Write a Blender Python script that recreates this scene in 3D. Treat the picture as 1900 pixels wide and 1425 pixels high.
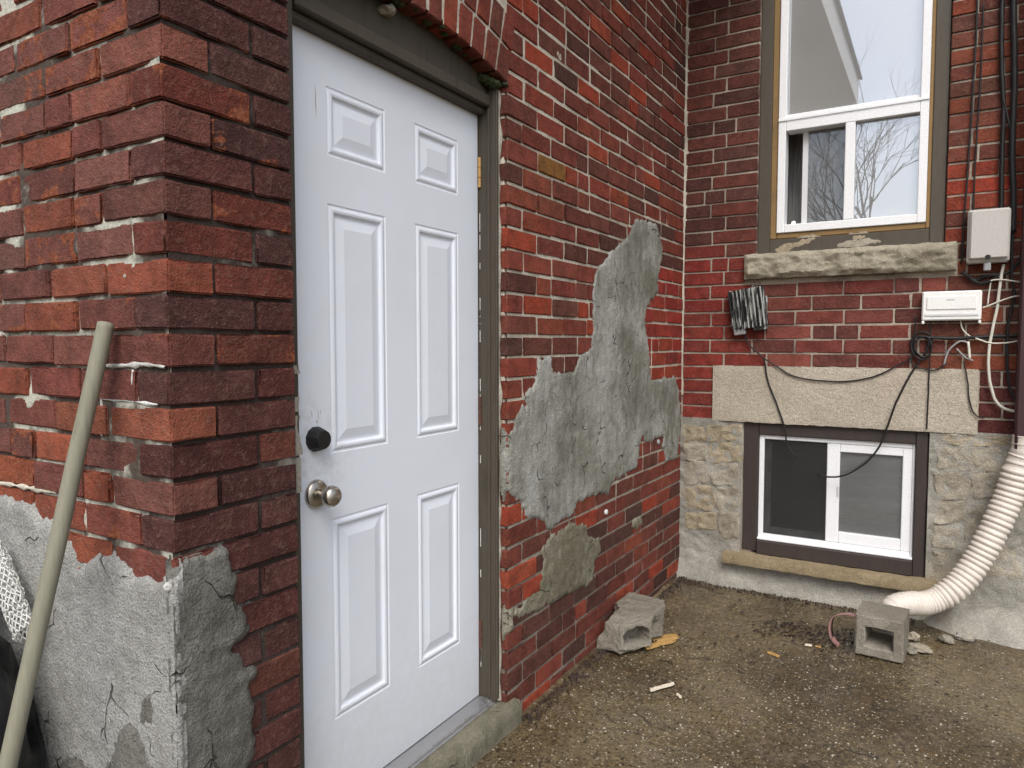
import bpy, bmesh, math, random
import numpy as np
from mathutils import Vector, Matrix, noise as mnoise
R = math.radians
for o in list(bpy.data.objects): bpy.data.objects.remove(o)
scn = bpy.context.scene
COL = scn.collection

# ------------------------------------------------------------------ camera, sky, sun, exposure
cam_d = bpy.data.cameras.new('camera'); cam = bpy.data.objects.new('camera', cam_d); COL.objects.link(cam)
CAM = Vector((1.264, -0.828, 1.34))
cam.location = CAM; cam.rotation_euler = (R(90 - 3.2), 0, R(31.0))
cam_d.sensor_width = 36; cam_d.lens = 1320 * 36 / 1900; cam_d.clip_start = 0.02; cam_d.clip_end = 500
scn.camera = cam

SUN_EL, SUN_AZ = 50, 153           # azimuth clockwise from +Y (behind the camera and to its right)
w = bpy.data.worlds.new('World'); scn.world = w; w.use_nodes = True
wn = w.node_tree; wn.nodes.clear()
sky = wn.nodes.new('ShaderNodeTexSky'); sky.sky_type = 'NISHITA'; sky.sun_disc = False
sky.sun_elevation = R(SUN_EL); sky.sun_rotation = R(SUN_AZ); sky.air_density = 1.0; sky.dust_density = 3.0; sky.ozone_density = 1.0
hs = wn.nodes.new('ShaderNodeHueSaturation'); hs.inputs['Saturation'].default_value = 0.62
bg = wn.nodes.new('ShaderNodeBackground'); bg.inputs['Strength'].default_value = 0.13
wo = wn.nodes.new('ShaderNodeOutputWorld')
wn.links.new(sky.outputs[0], hs.inputs['Color']); wn.links.new(hs.outputs[0], bg.inputs['Color']); wn.links.new(bg.outputs[0], wo.inputs['Surface'])
sd = bpy.data.lights.new('sun', 'SUN'); sd.energy = 1.15; sd.angle = R(35); sd.color = (1.0, 0.985, 0.965)
sun = bpy.data.objects.new('sun', sd); COL.objects.link(sun)
az, el = R(SUN_AZ), R(SUN_EL)
to_sun = Vector((math.sin(az) * math.cos(el), math.cos(az) * math.cos(el), math.sin(el)))
sun.rotation_euler = to_sun.to_track_quat('Z', 'Y').to_euler(); sun.location = to_sun * 30
vs = scn.view_settings; vs.view_transform = 'Standard'; vs.look = 'None'; vs.exposure = 0.74; vs.gamma = 1; vs.use_curve_mapping = False
scn.render.engine = 'CYCLES'; scn.cycles.max_bounces = 6; scn.cycles.diffuse_bounces = 3; scn.cycles.glossy_bounces = 3; scn.cycles.caustics_reflective = False; scn.cycles.caustics_refractive = False

# ------------------------------------------------------------------ materials
class NT:
    def __init__(s, name):
        s.m = bpy.data.materials.new(name); s.m.use_nodes = True; s.t = s.m.node_tree; s.t.nodes.clear()
        s.out = s.n('ShaderNodeOutputMaterial'); s.b = s.n('ShaderNodeBsdfPrincipled'); s.l(s.b.outputs[0], s.out.inputs['Surface'])
        s.b.inputs['Specular IOR Level'].default_value = 0.3
    def n(s, ty, **k):
        x = s.t.nodes.new(ty)
        for a, b in k.items(): setattr(x, a, b)
        return x
    def l(s, a, b): s.t.links.new(a, b)
    def put(s, v, i):
        if hasattr(v, 'is_output'): s.l(v, i)
        elif isinstance(v, (tuple, list)) and len(v) == 3 and i.type == 'RGBA': i.default_value = (*v, 1)
        else: i.default_value = v
    def coord(s, kind='Object', scale=(1, 1, 1), off=None):
        tc = s.n('ShaderNodeTexCoord'); v = tc.outputs[kind]
        mp = s.n('ShaderNodeMapping'); s.l(v, mp.inputs['Vector']); mp.inputs['Scale'].default_value = scale
        if off is not None: s.put(off, mp.inputs['Location'])
        return mp.outputs[0]
    def noise(s, v, scale, detail=3, rough=.55, dist=0):
        x = s.n('ShaderNodeTexNoise'); s.l(v, x.inputs['Vector']); x.inputs['Scale'].default_value = scale
        x.inputs['Detail'].default_value = detail; x.inputs['Roughness'].default_value = rough; x.inputs['Distortion'].default_value = dist
        return x.outputs[0]
    def voro(s, v, scale, feature='F1', out='Distance'):
        x = s.n('ShaderNodeTexVoronoi', feature=feature); s.l(v, x.inputs['Vector']); x.inputs['Scale'].default_value = scale
        return x.outputs[out]
    def ramp(s, f, a, b, va=0.0, vb=1.0):
        x = s.n('ShaderNodeMapRange'); x.interpolation_type = 'SMOOTHSTEP'; s.put(f, x.inputs[0])
        s.put(a, x.inputs[1]); s.put(b, x.inputs[2]); s.put(va, x.inputs[3]); s.put(vb, x.inputs[4]); return x.outputs[0]
    def mix(s, f, a, b, blend='MIX'):
        x = s.n('ShaderNodeMix', data_type='RGBA', blend_type=blend); s.put(f, x.inputs[0]); s.put(a, x.inputs[6]); s.put(b, x.inputs[7]); return x.outputs[2]
    def math(s, op, a, b=0.0, c=0.0):
        x = s.n('ShaderNodeMath', operation=op); s.put(a, x.inputs[0]); s.put(b, x.inputs[1]); s.put(c, x.inputs[2]); return x.outputs[0]
    def bump(s, h, strength, dist, nrm=None):
        x = s.n('ShaderNodeBump'); s.put(h, x.inputs['Height']); x.inputs['Strength'].default_value = strength; x.inputs['Distance'].default_value = dist
        if nrm is not None: s.l(nrm, x.inputs['Normal'])
        return x.outputs[0]
    def fin(s, col, rough=.8, nrm=None, spec=None, metal=None):
        s.put(col, s.b.inputs['Base Color']); s.put(rough, s.b.inputs['Roughness'])
        if nrm is not None: s.l(nrm, s.b.inputs['Normal'])
        if spec is not None: s.put(spec, s.b.inputs['Specular IOR Level'])
        if metal is not None: s.put(metal, s.b.inputs['Metallic'])
        return s.m

def m_brick(name, bulk):
    t = NT(name)
    if bulk:
        at = t.n('ShaderNodeAttribute', attribute_name='col'); base, wear = at.outputs['Color'], at.outputs['Alpha']; v = t.coord('Object')
        rnd = t.noise(v, 3.1, 0)
    else:
        oi = t.n('ShaderNodeObjectInfo'); base, wear, rnd = oi.outputs['Color'], oi.outputs['Alpha'], oi.outputs['Random']
        o3 = t.n('ShaderNodeCombineXYZ'); r = t.math('MULTIPLY', rnd, 91.0); t.l(r, o3.inputs[0]); t.l(t.math('MULTIPLY', rnd, 57.0), o3.inputs[1]); t.l(r, o3.inputs[2])
        v = t.coord('Object', off=o3.outputs[0])
    ed = t.n('ShaderNodeAttribute', attribute_name='edge').outputs['Fac']
    n1 = t.noise(v, 17, 3, .6); n2 = t.noise(v, 10, 4, .68, .5); nf = t.noise(v, 240, 2, .75); nm = t.noise(v, 75, 3, .65)
    n3 = t.noise(t.coord('Object', off=(7, 3, 1)), 6, 2)
    c = t.mix(1.0, base, t.ramp(n1, .25, .75, .72, 1.28), 'MULTIPLY')
    c = t.mix(t.ramp(n3, .52, .75, 0, .35), c, (.050, .028, .025))
    # spalled fired-clay patches, more of them on bricks with high wear and along worn arrises
    th = t.math('SUBTRACT', .84, t.math('MULTIPLY', wear, .36))
    th = t.math('SUBTRACT', th, t.math('MULTIPLY', ed, t.math('ADD', .035, t.math('MULTIPLY', wear, .26))))
    sp = t.ramp(n2, th, t.math('ADD', th, .045))
    org = t.mix(t.ramp(nm, .3, .7), (.15, .040, .020), (.31, .092, .040))
    c = t.mix(t.math('MULTIPLY', sp, .9), c, org)
    c = t.mix(t.ramp(nm, .50, .72, 0, .42), c, (.20, .115, .085)); c = t.mix(t.ramp(nm, .44, .28, 0, .38), c, (.036, .020, .016))
    st = t.noise(t.coord('Object', scale=(1, 1, .25), off=(3, 1, 8)), 38, 3, .7); c = t.mix(t.ramp(st, .56, .76, 0, .26), c, (.040, .024, .020))
    c = t.mix(t.ramp(nf, .60, .78, 0, .5), c, (.36, .25, .22))
    c = t.mix(t.ramp(nf, .22, .42, .6, 0), c, (.022, .014, .012))
    h = t.math('ADD', t.math('MULTIPLY', nm, .7), t.math('MULTIPLY', nf, .45))
    nb = t.bump(h, 1.0, .0075)
    return t.fin(c, .86, nb, .2)
M = {}
M['brick'] = m_brick('brick_clay', False); M['brick_bulk'] = m_brick('brick_clay_bulk', True)

def m_mortar(name, pale, dark, lo, hi, grime=False):
    t = NT(name); v = t.coord()
    n = t.noise(v, 5.5, 4, .6); nf = t.noise(v, 120, 4, .7)
    c = t.mix(t.ramp(n, lo, hi), pale, dark)
    if grime:
        sx = t.n('ShaderNodeSeparateXYZ'); t.l(v, sx.inputs[0]); c = t.mix(t.math('MULTIPLY', t.ramp(t.math('ADD', sx.outputs[2], t.math('MULTIPLY', n, .5)), .55, 1.25, 1, 0), .8), c, (.17, .14, .115))
    c = t.mix(1, c, t.ramp(nf, .2, .8, .7, 1.25), 'MULTIPLY')
    return t.fin(c, .95, t.bump(nf, .8, .004), .15)
M['mortar_pier'] = m_mortar('mortar_weathered', (.50, .49, .41), (.085, .065, .054), .42, .54)
M['mortar_dark'] = m_mortar('mortar_dirty', (.30, .28, .23), (.055, .042, .036), .28, .42)
M['mortar_side'] = m_mortar('mortar_pale', (.58, .53, .43), (.30, .25, .19), .45, .75, True)
M['mortar_house'] = m_mortar('mortar_sooty', (.42, .36, .29), (.16, .12, .10), .45, .72)
M['mortar_white'] = m_mortar('mortar_white', (.64, .64, .61), (.36, .33, .29), .45, .68)
M['caulk'] = m_mortar('caulk_old', (.42, .385, .32), (.26, .23, .18), .4, .7)

def m_cement(name, dark, light, tint, streak=True, lo=.35, hi=.68, cracks=True, rough=.88):
    t = NT(name); v = t.coord(); vs_ = t.coord(scale=(1, 1, .38))
    a = t.noise(v, 3.2, 4, .62, .4); b = t.noise(vs_ if streak else v, 26, 3, .68); f = t.noise(v, 190, 2, .8); g = t.noise(v, 38, 4, .75)
    k = t.math('ADD', t.math('MULTIPLY', a, .60), t.math('ADD', t.math('MULTIPLY', b, .26), t.math('MULTIPLY', g, .14)))
    c = t.mix(t.ramp(k, lo, hi), dark, light)
    c = t.mix(t.ramp(t.noise(v, 1.7, 4, .6), .52, .72, 0, .6), c, tint)
    c = t.mix(1, c, t.ramp(f, .22, .78, .62, 1.3), 'MULTIPLY')
    c = t.mix(t.ramp(g, .60, .74, 0, .5), c, tuple(x * .45 for x in dark)); c = t.mix(t.ramp(g, .40, .26, 0, .4), c, tuple(min(.8, x * 1.3) for x in light))
    h = t.math('ADD', t.math('MULTIPLY', g, .8), t.math('MULTIPLY', f, .4))
    if cracks:
        dv = t.n('ShaderNodeVectorMath', operation='ADD'); t.l(v, dv.inputs[0])
        nz = t.n('ShaderNodeTexNoise'); t.l(v, nz.inputs['Vector']); nz.inputs['Scale'].default_value = 9
        sc = t.n('ShaderNodeVectorMath', operation='SCALE'); t.l(nz.outputs['Color'], sc.inputs[0]); sc.inputs['Scale'].default_value = .16; t.l(sc.outputs[0], dv.inputs[1])
        cr = t.voro(dv.outputs[0], 5.5, 'DISTANCE_TO_EDGE')
        cm = t.math('MULTIPLY', t.ramp(cr, .004, .016, 1, 0), t.ramp(t.noise(v, 7, 2), .53, .6))
        c = t.mix(t.math('MULTIPLY', cm, .75), c, (.05, .046, .04)); h = t.math('SUBTRACT', h, t.math('MULTIPLY', cm, 1.2))
    return t.fin(c, rough, t.bump(h, 1.0, .009), .25)
M['parge_pale'] = m_cement('parging_pale', (.25, .245, .225), (.40, .395, .37), (.27, .26, .215))
M['parge_dark'] = m_cement('parging_dark', (.11, .108, .09), (.215, .21, .185), (.085, .08, .062), rough=.65)  # darker, less rough cement than the pale parging
M['parge_mott'] = m_cement('parging_mottled', (.165, .163, .130), (.44, .44, .40), (.20, .195, .15), lo=.36, hi=.64)
M['parge_tan'] = m_cement('parging_tan', (.15, .135, .09), (.30, .28, .21), (.20, .18, .125), streak=False, lo=.40, hi=.60)
M['parge_base'] = m_cement('parging_foundation', (.26, .245, .21), (.42, .40, .345), (.42, .35, .245), streak=False, cracks=False)
M['concrete_block'] = m_cement('block_concrete', (.20, .18, .14), (.30, .275, .225), (.25, .225, .17), streak=False, cracks=False)
M['concrete_step'] = m_cement('step_concrete', (.13, .12, .08), (.27, .25, .19), (.17, .16, .09), streak=False)
M['stone_tan'] = m_cement('foundation_stone_tan', (.30, .245, .16), (.48, .41, .30), (.37, .36, .33), streak=False, cracks=False)
M['stone_grey'] = m_cement('foundation_stone_grey', (.28, .245, .185), (.46, .415, .335), (.42, .35, .24), streak=False, cracks=False)
M['sandstone'] = m_cement('window_sill_stone', (.27, .24, .175), (.44, .40, .31), (.36, .32, .23), streak=False, cracks=False)
M['lintel'] = m_cement('lintel_stone', (.42, .365, .285), (.56, .50, .41), (.50, .42, .34), streak=False, cracks=False, lo=.3, hi=.8)
M['ochre_sill'] = m_cement('stained_sill', (.25, .195, .115), (.40, .32, .20), (.30, .235, .14), streak=False, cracks=False)

def m_paint(name, col, dirt, rough=.5, amt=.5, grain=False, chip=None, spec=.35):
    t = NT(name); v = t.coord(scale=(1, 1, .12) if grain else (1, 1, 1))
    a = t.noise(v, 30 if grain else 5, 5, .65); f = t.noise(v, 150, 3, .6)
    c = t.mix(t.ramp(a, .48, .8, 0, amt), col, dirt)
    c = t.mix(1, c, t.ramp(f, .2, .8, .9, 1.08), 'MULTIPLY')
    h = t.math('ADD', f, a)
    if chip:
        cv = t.coord(); p = t.ramp(t.noise(cv, 12, 5, .7, .8), chip[0], chip[0] + .02); c = t.mix(p, c, chip[1])
    return t.fin(c, rough, t.bump(h, .12 if not grain else .4, .002), spec)
def m_door():
    t = NT('door_white_paint'); v = t.coord(); a = t.noise(v, 4, 4, .65); f = t.noise(v, 160, 2, .6); g = t.noise(v, 30, 4, .75); sx = t.n('ShaderNodeSeparateXYZ'); t.l(v, sx.inputs[0])
    c = t.mix(t.ramp(a, .42, .75, 0, .35), (.765, .80, .865), (.70, .715, .735))
    low = t.ramp(t.math('ADD', sx.outputs[2], t.math('MULTIPLY', g, .5)), .25, .75, 1, 0); c = t.mix(t.math('MULTIPLY', low, .28), c, (.42, .39, .33))
    dv = t.n('ShaderNodeVectorMath', operation='DISTANCE'); t.l(v, dv.inputs[0]); dv.inputs[1].default_value = (-.10, .45, 1.06); gr = t.math('MULTIPLY', t.ramp(dv.outputs['Value'], .04, .20, 1, 0), t.ramp(g, .42, .7)); c = t.mix(t.math('MULTIPLY', gr, .38), c, (.40, .37, .31))
    c = t.mix(t.ramp(g, .70, .76, 0, .3), c, (.45, .43, .40))
    return t.fin(c, .45, t.bump(t.math('ADD', f, a), .12, .002), .35)
M['door'] = m_door()
M['frame'] = m_paint('frame_brown_paint', (.072, .060, .044), (.040, .033, .024), .6, .9, True, (.76, (.30, .28, .24)))
M['frame_dark'] = m_paint('frame_dark_brown', (.048, .036, .032), (.03, .024, .022), .6, .7, True)
M['casing'] = m_paint('casing_taupe_paint', (.082, .069, .052), (.058, .048, .036), .62, .8, True, (.70, (.30, .26, .2)))
M['vinyl'] = m_paint('vinyl_white', (.84, .85, .86), (.76, .76, .75), .35, .3)
M['vinyl_dirty'] = m_paint('vinyl_dusty', (.66, .66, .67), (.5, .49, .47), .4, .5)
M['foam'] = m_paint('expanding_foam_ochre', (.26, .165, .07), (.17, .11, .055), .85, .8)
M['box_grey'] = m_paint('box_grey_plastic', (.50, .475, .44), (.42, .38, .35), .5, .6)
M['box_white'] = m_paint('box_white_plastic', (.85, .84, .81), (.75, .74, .71), .4, .3)
M['black'] = m_paint('black_rubber', (.014, .013, .013), (.03, .028, .026), .5, .5)
M['bag'] = m_paint('black_bag_plastic', (.008, .008, .009), (.014, .014, .014), .35, .5, spec=.4)
M['tarp'] = m_paint('tarp_grey_green', (.12, .15, .13), (.08, .1, .09), .5, .5)
M['net'] = m_paint('net_white', (.62, .62, .58), (.4, .4, .36), .7, .5)
M['cable_white'] = m_paint('cable_white', (.66, .64, .55), (.45, .42, .34), .5, .5)
M['cable_grey'] = m_paint('cable_grey', (.32, .32, .32), (.2, .2, .2), .5, .5)
M['hose'] = m_paint('hose_off_white', (.64, .58, .51), (.30, .25, .20), .5, .75)
M['pipe'] = m_paint('pipe_maroon', (.05, .022, .024), (.03, .018, .018), .5, .5)
M['pole'] = m_paint('pole_grey_wood', (.235, .225, .165), (.17, .16, .11), .6, .8, True)
M['wood_yellow'] = m_paint('wood_scrap', (.42, .25, .085), (.28, .15, .05), .7, .8)
M['wood_pale'] = m_paint('wood_splinter', (.68, .60, .47), (.5, .4, .3), .7, .6)
M['pink'] = m_paint('strip_pink', (.30, .16, .15), (.55, .50, .48), .5, 1.0)
M['leaf'] = m_paint('leaf_dark', (.035, .022, .016), (.07, .04, .022), .6, .9)
M['pebble'] = m_paint('pebble_pale', (.42, .39, .31), (.12, .10, .07), .55, 1.0)
M['bark'] = m_paint('bark', (.12, .10, .085), (.08, .065, .055), .9, .8)
M['moss'] = m_paint('moss', (.035, .048, .018), (.05, .045, .03), .95, .8)
M['soffit'] = m_paint('soffit_white', (.74, .73, .70), (.62, .6, .56), .6, .4)
M['shingle'] = m_paint('roof_shingle', (.09, .085, .08), (.06, .055, .05), .9, .6)
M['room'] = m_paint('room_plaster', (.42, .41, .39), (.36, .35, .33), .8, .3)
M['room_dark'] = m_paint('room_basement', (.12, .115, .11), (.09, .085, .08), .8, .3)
M['curtain'] = m_paint('curtain_grey', (.45, .44, .43), (.36, .35, .34), .9, .5)
def m_screen():
    t = NT('insect_screen'); tr = t.n('ShaderNodeBsdfTransparent'); df = t.n('ShaderNodeBsdfDiffuse'); df.inputs[0].default_value = (.05, .049, .046, 1); mx = t.n('ShaderNodeMixShader'); v = t.coord()
    t.l(t.ramp(t.noise(v, 9, 3), .3, .7, .52, .66), mx.inputs[0]); t.l(tr.outputs[0], mx.inputs[1]); t.l(df.outputs[0], mx.inputs[2]); t.l(mx.outputs[0], t.out.inputs['Surface']); return t.m
M['screen'] = m_screen()
def m_metal(name, col, rough):
    t = NT(name); v = t.coord(); f = t.noise(v, 90, 3); return t.fin(col, t.ramp(f, .3, .7, rough * .8, rough * 1.25), None, .5, 1.0)
M['nickel'] = m_metal('satin_nickel', (.46, .42, .36), .3); M['brass'] = m_metal('hinge_brass', (.55, .33, .13), .45); M['rust'] = m_paint('hinge_rust', (.10, .045, .03), (.06, .03, .02), .7, .8)
M['alu'] = m_metal('sill_aluminium', (.55, .55, .55), .5)
def m_ribbed():
    t = NT('ribbed_box_black_smeared'); v = t.coord(scale=(1, 1, .1)); n = t.noise(v, 34, 5, .7)
    c = t.mix(t.ramp(n, .50, .56), (.013, .013, .013), (.36, .37, .35)); return t.fin(c, .5, t.bump(n, .3, .003), .4)
M['ribbed'] = m_ribbed()
def m_glass(name, refl, tint, dust_haze=0.0):
    t = NT(name); t.t.nodes.remove(t.b)
    tr = t.n('ShaderNodeBsdfTransparent'); tr.inputs[0].default_value = (*tint, 1)
    gl = t.n('ShaderNodeBsdfGlossy'); gl.inputs['Roughness'].default_value = .008; gl.inputs['Color'].default_value = (.93, .96, 1, 1)
    fr = t.n('ShaderNodeFresnel'); fr.inputs[0].default_value = 1.5
    f = t.math('ADD', t.math('MULTIPLY', fr.outputs[0], 1.6), refl); f = t.math('MINIMUM', f, 1.0)
    mx = t.n('ShaderNodeMixShader'); t.l(f, mx.inputs[0]); t.l(tr.outputs[0], mx.inputs[1]); t.l(gl.outputs[0], mx.inputs[2]); last = mx.outputs[0]
    if dust_haze:
        df = t.n('ShaderNodeBsdfDiffuse'); df.inputs[0].default_value = (.72, .72, .71, 1); m2 = t.n('ShaderNodeMixShader'); v = t.coord()
        t.l(t.ramp(t.noise(v, 2, 2, .5), .3, .8, dust_haze * .9, dust_haze * 1.1), m2.inputs[0]); t.l(last, m2.inputs[1]); t.l(df.outputs[0], m2.inputs[2]); last = m2.outputs[0]
    t.l(last, t.out.inputs['Surface'])
    return t.m
M['glass'] = m_glass('glass_coated', .36, (.93, .95, .96), .26); M['glass_plain'] = m_glass('glass_plain', .03, (.8, .82, .82)); M['glass_dusty'] = m_glass('glass_dusty', .03, (.7, .72, .72), .13)  # coated glass: diffuse veil paints a pale haze over the reflections

def m_ground():
    t = NT('exposed_aggregate_concrete'); v = t.coord()
    big = t.noise(v, 1.5, 4, .6, .5); mid = t.noise(v, 8, 4, .7, .4); f = t.noise(v, 120, 3, .8); gr = t.noise(v, 46, 3, .7)
    c = t.mix(t.ramp(big, .36, .64), (.128, .099, .054), (.056, .038, .018))
    c = t.mix(t.ramp(mid, .50, .72, 0, .65), c, (.125, .094, .070))
    c = t.mix(t.ramp(mid, .46, .30, 0, .55), c, (.085, .050, .018))
    c = t.mix(1, c, t.ramp(gr, .25, .75, .62, 1.42), 'MULTIPLY')
    c = t.mix(1, c, t.ramp(f, .2, .8, .35, 1.7), 'MULTIPLY')
    def specks(sc, r0, keep, col, c):
        d = t.voro(v, sc, 'F1'); idc = t.voro(v, sc, 'F1', 'Color')
        sp = t.n('ShaderNodeSeparateColor'); t.l(idc, sp.inputs[0])
        k = t.math('MULTIPLY', t.ramp(t.math('ADD', d, t.math('MULTIPLY', f, .25)), r0 * .7 + .1, r0 + .15, 1, 0), t.math('GREATER_THAN', sp.outputs[0], keep))
        cc = t.mix(sp.outputs[1], col, tuple(x * .35 for x in col)); return t.mix(t.math('MULTIPLY', k, .85), c, cc), k
    c, k1 = specks(75, .36, .74, (.42, .37, .27), c); c, k2 = specks(150, .40, .66, (.32, .27, .18), c); c, k3 = specks(55, .34, .70, (.035, .024, .014), c)
    dv = t.n('ShaderNodeVectorMath', operation='ADD'); t.l(v, dv.inputs[0]); nz = t.n('ShaderNodeTexNoise'); t.l(v, nz.inputs['Vector']); nz.inputs['Scale'].default_value = 5
    sc = t.n('ShaderNodeVectorMath', operation='SCALE'); t.l(nz.outputs['Color'], sc.inputs[0]); sc.inputs['Scale'].default_value = .35; t.l(sc.outputs[0], dv.inputs[1])
    cr = t.math('MULTIPLY', t.ramp(t.voro(dv.outputs[0], 1.7, 'DISTANCE_TO_EDGE'), .003, .010, 1, 0), t.ramp(mid, .46, .54)); c = t.mix(t.math('MULTIPLY', cr, .8), c, (.018, .013, .008))
    wet = t.ramp(t.noise(v, 1.3, 4, .6, .3), .40, .58)
    r = t.math('SUBTRACT', .66, t.math('MULTIPLY', wet, .46))
    h = t.math('ADD', t.math('MULTIPLY', f, .7), t.math('ADD', t.math('MULTIPLY', gr, .8), t.math('MULTIPLY', k1, .4)))
    return t.fin(c, r, t.bump(h, .5, .005), .6)
M['ground'] = m_ground()

# ------------------------------------------------------------------ object helpers
WLOC = {}
def link(o, parent=None, loc=(0, 0, 0)):
    COL.objects.link(o)
    if parent is not None:
        o.parent = parent; o.matrix_parent_inverse = Matrix.Translation(-Vector(WLOC[parent.name]))
    WLOC[o.name] = tuple(loc)
    return o
def tag(o, label=None, cat=None, group=None, kind=None):
    if label: o['label'] = label
    if cat: o['category'] = cat
    if group: o['group'] = group
    if kind: o['kind'] = kind
    return o
def empty(name, loc, label, cat, group=None):
    o = bpy.data.objects.new(name, None); o.empty_display_size = .1; o.location = loc; link(o, None, loc); return tag(o, label, cat, group)

class MB:
    def __init__(s): s.v = []; s.f = []
    def add(s, v, f):
        k = len(s.v); s.v += [tuple(p) for p in v]; s.f += [tuple(i + k for i in q) for q in f]; return s
    def box(s, x0, x1, y0, y1, z0, z1, b=.002, mat=None):
        b = min(b, abs(x1 - x0) * .45, abs(y1 - y0) * .45, abs(z1 - z0) * .45)
        c = ((x0 + x1) / 2, (y0 + y1) / 2, (z0 + z1) / 2); h = (abs(x1 - x0) / 2, abs(y1 - y0) / 2, abs(z1 - z0) / 2)
        V = []; idx = {}
        for sx in (-1, 1):
            for sy in (-1, 1):
                for sz in (-1, 1):
                    for ax in range(3):
                        p = [sx * (h[0] - b), sy * (h[1] - b), sz * (h[2] - b)]; p[ax] = (sx, sy, sz)[ax] * h[ax]
                        idx[(sx, sy, sz, ax)] = len(V); V.append(p)
        F = []
        for ax in range(3):
            o1, o2 = [(1, 2), (2, 0), (0, 1)][ax]
            for sg in (-1, 1):
                q = []
                for a, bb in ((-1, -1), (1, -1), (1, 1), (-1, 1)):
                    k = [0, 0, 0]; k[ax] = sg; k[o1] = a; k[o2] = bb; q.append(idx[(*k, ax)])
                F.append(q if sg > 0 else q[::-1])
        for ax in range(3):
            o1, o2 = [(1, 2), (2, 0), (0, 1)][ax]
            for a in (-1, 1):
                for bb in (-1, 1):
                    def I(e, w):
                        k = [0, 0, 0]; k[ax] = e; k[o1] = a; k[o2] = bb; return idx[(*k, w)]
                    q = [I(-1, o1), I(1, o1), I(1, o2), I(-1, o2)]
                    F.append(q if a * bb < 0 else q[::-1])
        for sx in (-1, 1):
            for sy in (-1, 1):
                for sz in (-1, 1):
                    q = [idx[(sx, sy, sz, 0)], idx[(sx, sy, sz, 1)], idx[(sx, sy, sz, 2)]]
                    F.append(q if sx * sy * sz > 0 else q[::-1])
        V = [Vector(p) + Vector(c) if mat is None else mat @ (Vector(p) + Vector(c)) for p in V]
        return s.add(V, F)
    def tube(s, pts, r, sides=8, cap=True):
        pts = [Vector(p) for p in pts]; n = len(pts); V = []; F = []; up = None
        for i, p in enumerate(pts):
            t = (pts[min(i + 1, n - 1)] - pts[max(i - 1, 0)]).normalized()
            if up is None:
                up = Vector((0, 0, 1)) if abs(t.z) < .9 else Vector((1, 0, 0))
            a = t.cross(up)
            if a.length < 1e-5: a = t.cross(Vector((0, 1, 0)))
            a.normalize(); b = a.cross(t).normalized(); up = b
            rr = r(i / (n - 1)) if callable(r) else r
            for k in range(sides):
                th = 2 * math.pi * k / sides; V.append(p + a * (rr * math.cos(th)) + b * (rr * math.sin(th)))
        for i in range(n - 1):
            for k in range(sides):
                k2 = (k + 1) % sides; F.append((i * sides + k, i * sides + k2, (i + 1) * sides + k2, (i + 1) * sides + k))
        if cap: F.append(tuple(range(sides - 1, -1, -1))); F.append(tuple((n - 1) * sides + k for k in range(sides)))
        return s.add(V, F)
    def lathe(s, prof, origin, axis, sides=28):
        axis = Vector(axis).normalized(); a = axis.orthogonal().normalized(); b = axis.cross(a); o = Vector(origin); V = []; F = []; n = len(prof)
        for (r, h) in prof:
            for k in range(sides):
                th = 2 * math.pi * k / sides; V.append(o + axis * h + a * (r * math.cos(th)) + b * (r * math.sin(th)))
        for i in range(n - 1):
            for k in range(sides):
                k2 = (k + 1) % sides; F.append((i * sides + k, i * sides + k2, (i + 1) * sides + k2, (i + 1) * sides + k))
        F.append(tuple(range(sides - 1, -1, -1))); F.append(tuple((n - 1) * sides + k for k in range(sides)))
        return s.add(V, F)
    def mesh(s, name, mat, smooth=False):
        me = bpy.data.meshes.new(name); me.from_pydata(s.v, [], s.f); me.materials.append(M[mat] if isinstance(mat, str) else mat)
        if smooth: me.polygons.foreach_set('use_smooth', [True] * len(me.polygons))
        me.update(); return me
    def build(s, name, mat, parent=None, smooth=False, **k):
        o = bpy.data.objects.new(name, s.mesh(name, mat, smooth)); link(o, parent)
        if k: tag(o, **k)
        return o
def smooth_angle(o, ang=40):
    me = o.data; me.polygons.foreach_set('use_smooth', [True] * len(me.polygons))
    bm = bmesh.new(); bm.from_mesh(me)
    for e in bm.edges:
        if len(e.link_faces) == 2 and e.calc_face_angle(0) > R(ang): e.smooth = False
    bm.to_mesh(me); bm.free(); return o
def spline(pts, step=.012):
    P = [Vector(p) for p in pts]; P = [P[0] * 2 - P[1]] + P + [P[-1] * 2 - P[-2]]; out = []
    for i in range(1, len(P) - 2):
        p0, p1, p2, p3 = P[i - 1:i + 3]; n = max(2, int((p2 - p1).length / step))
        for k in range(n):
            t = k / n
            out.append(.5 * ((2 * p1) + (-p0 + p2) * t + (2 * p0 - 5 * p1 + 4 * p2 - p3) * t * t + (-p0 + 3 * p1 - 3 * p2 + p3) * t ** 3))
    out.append(P[-2]); return out
def fbm(p, o=3):
    return mnoise.fractal(Vector(p), 1.0, 2.0, o)

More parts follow.
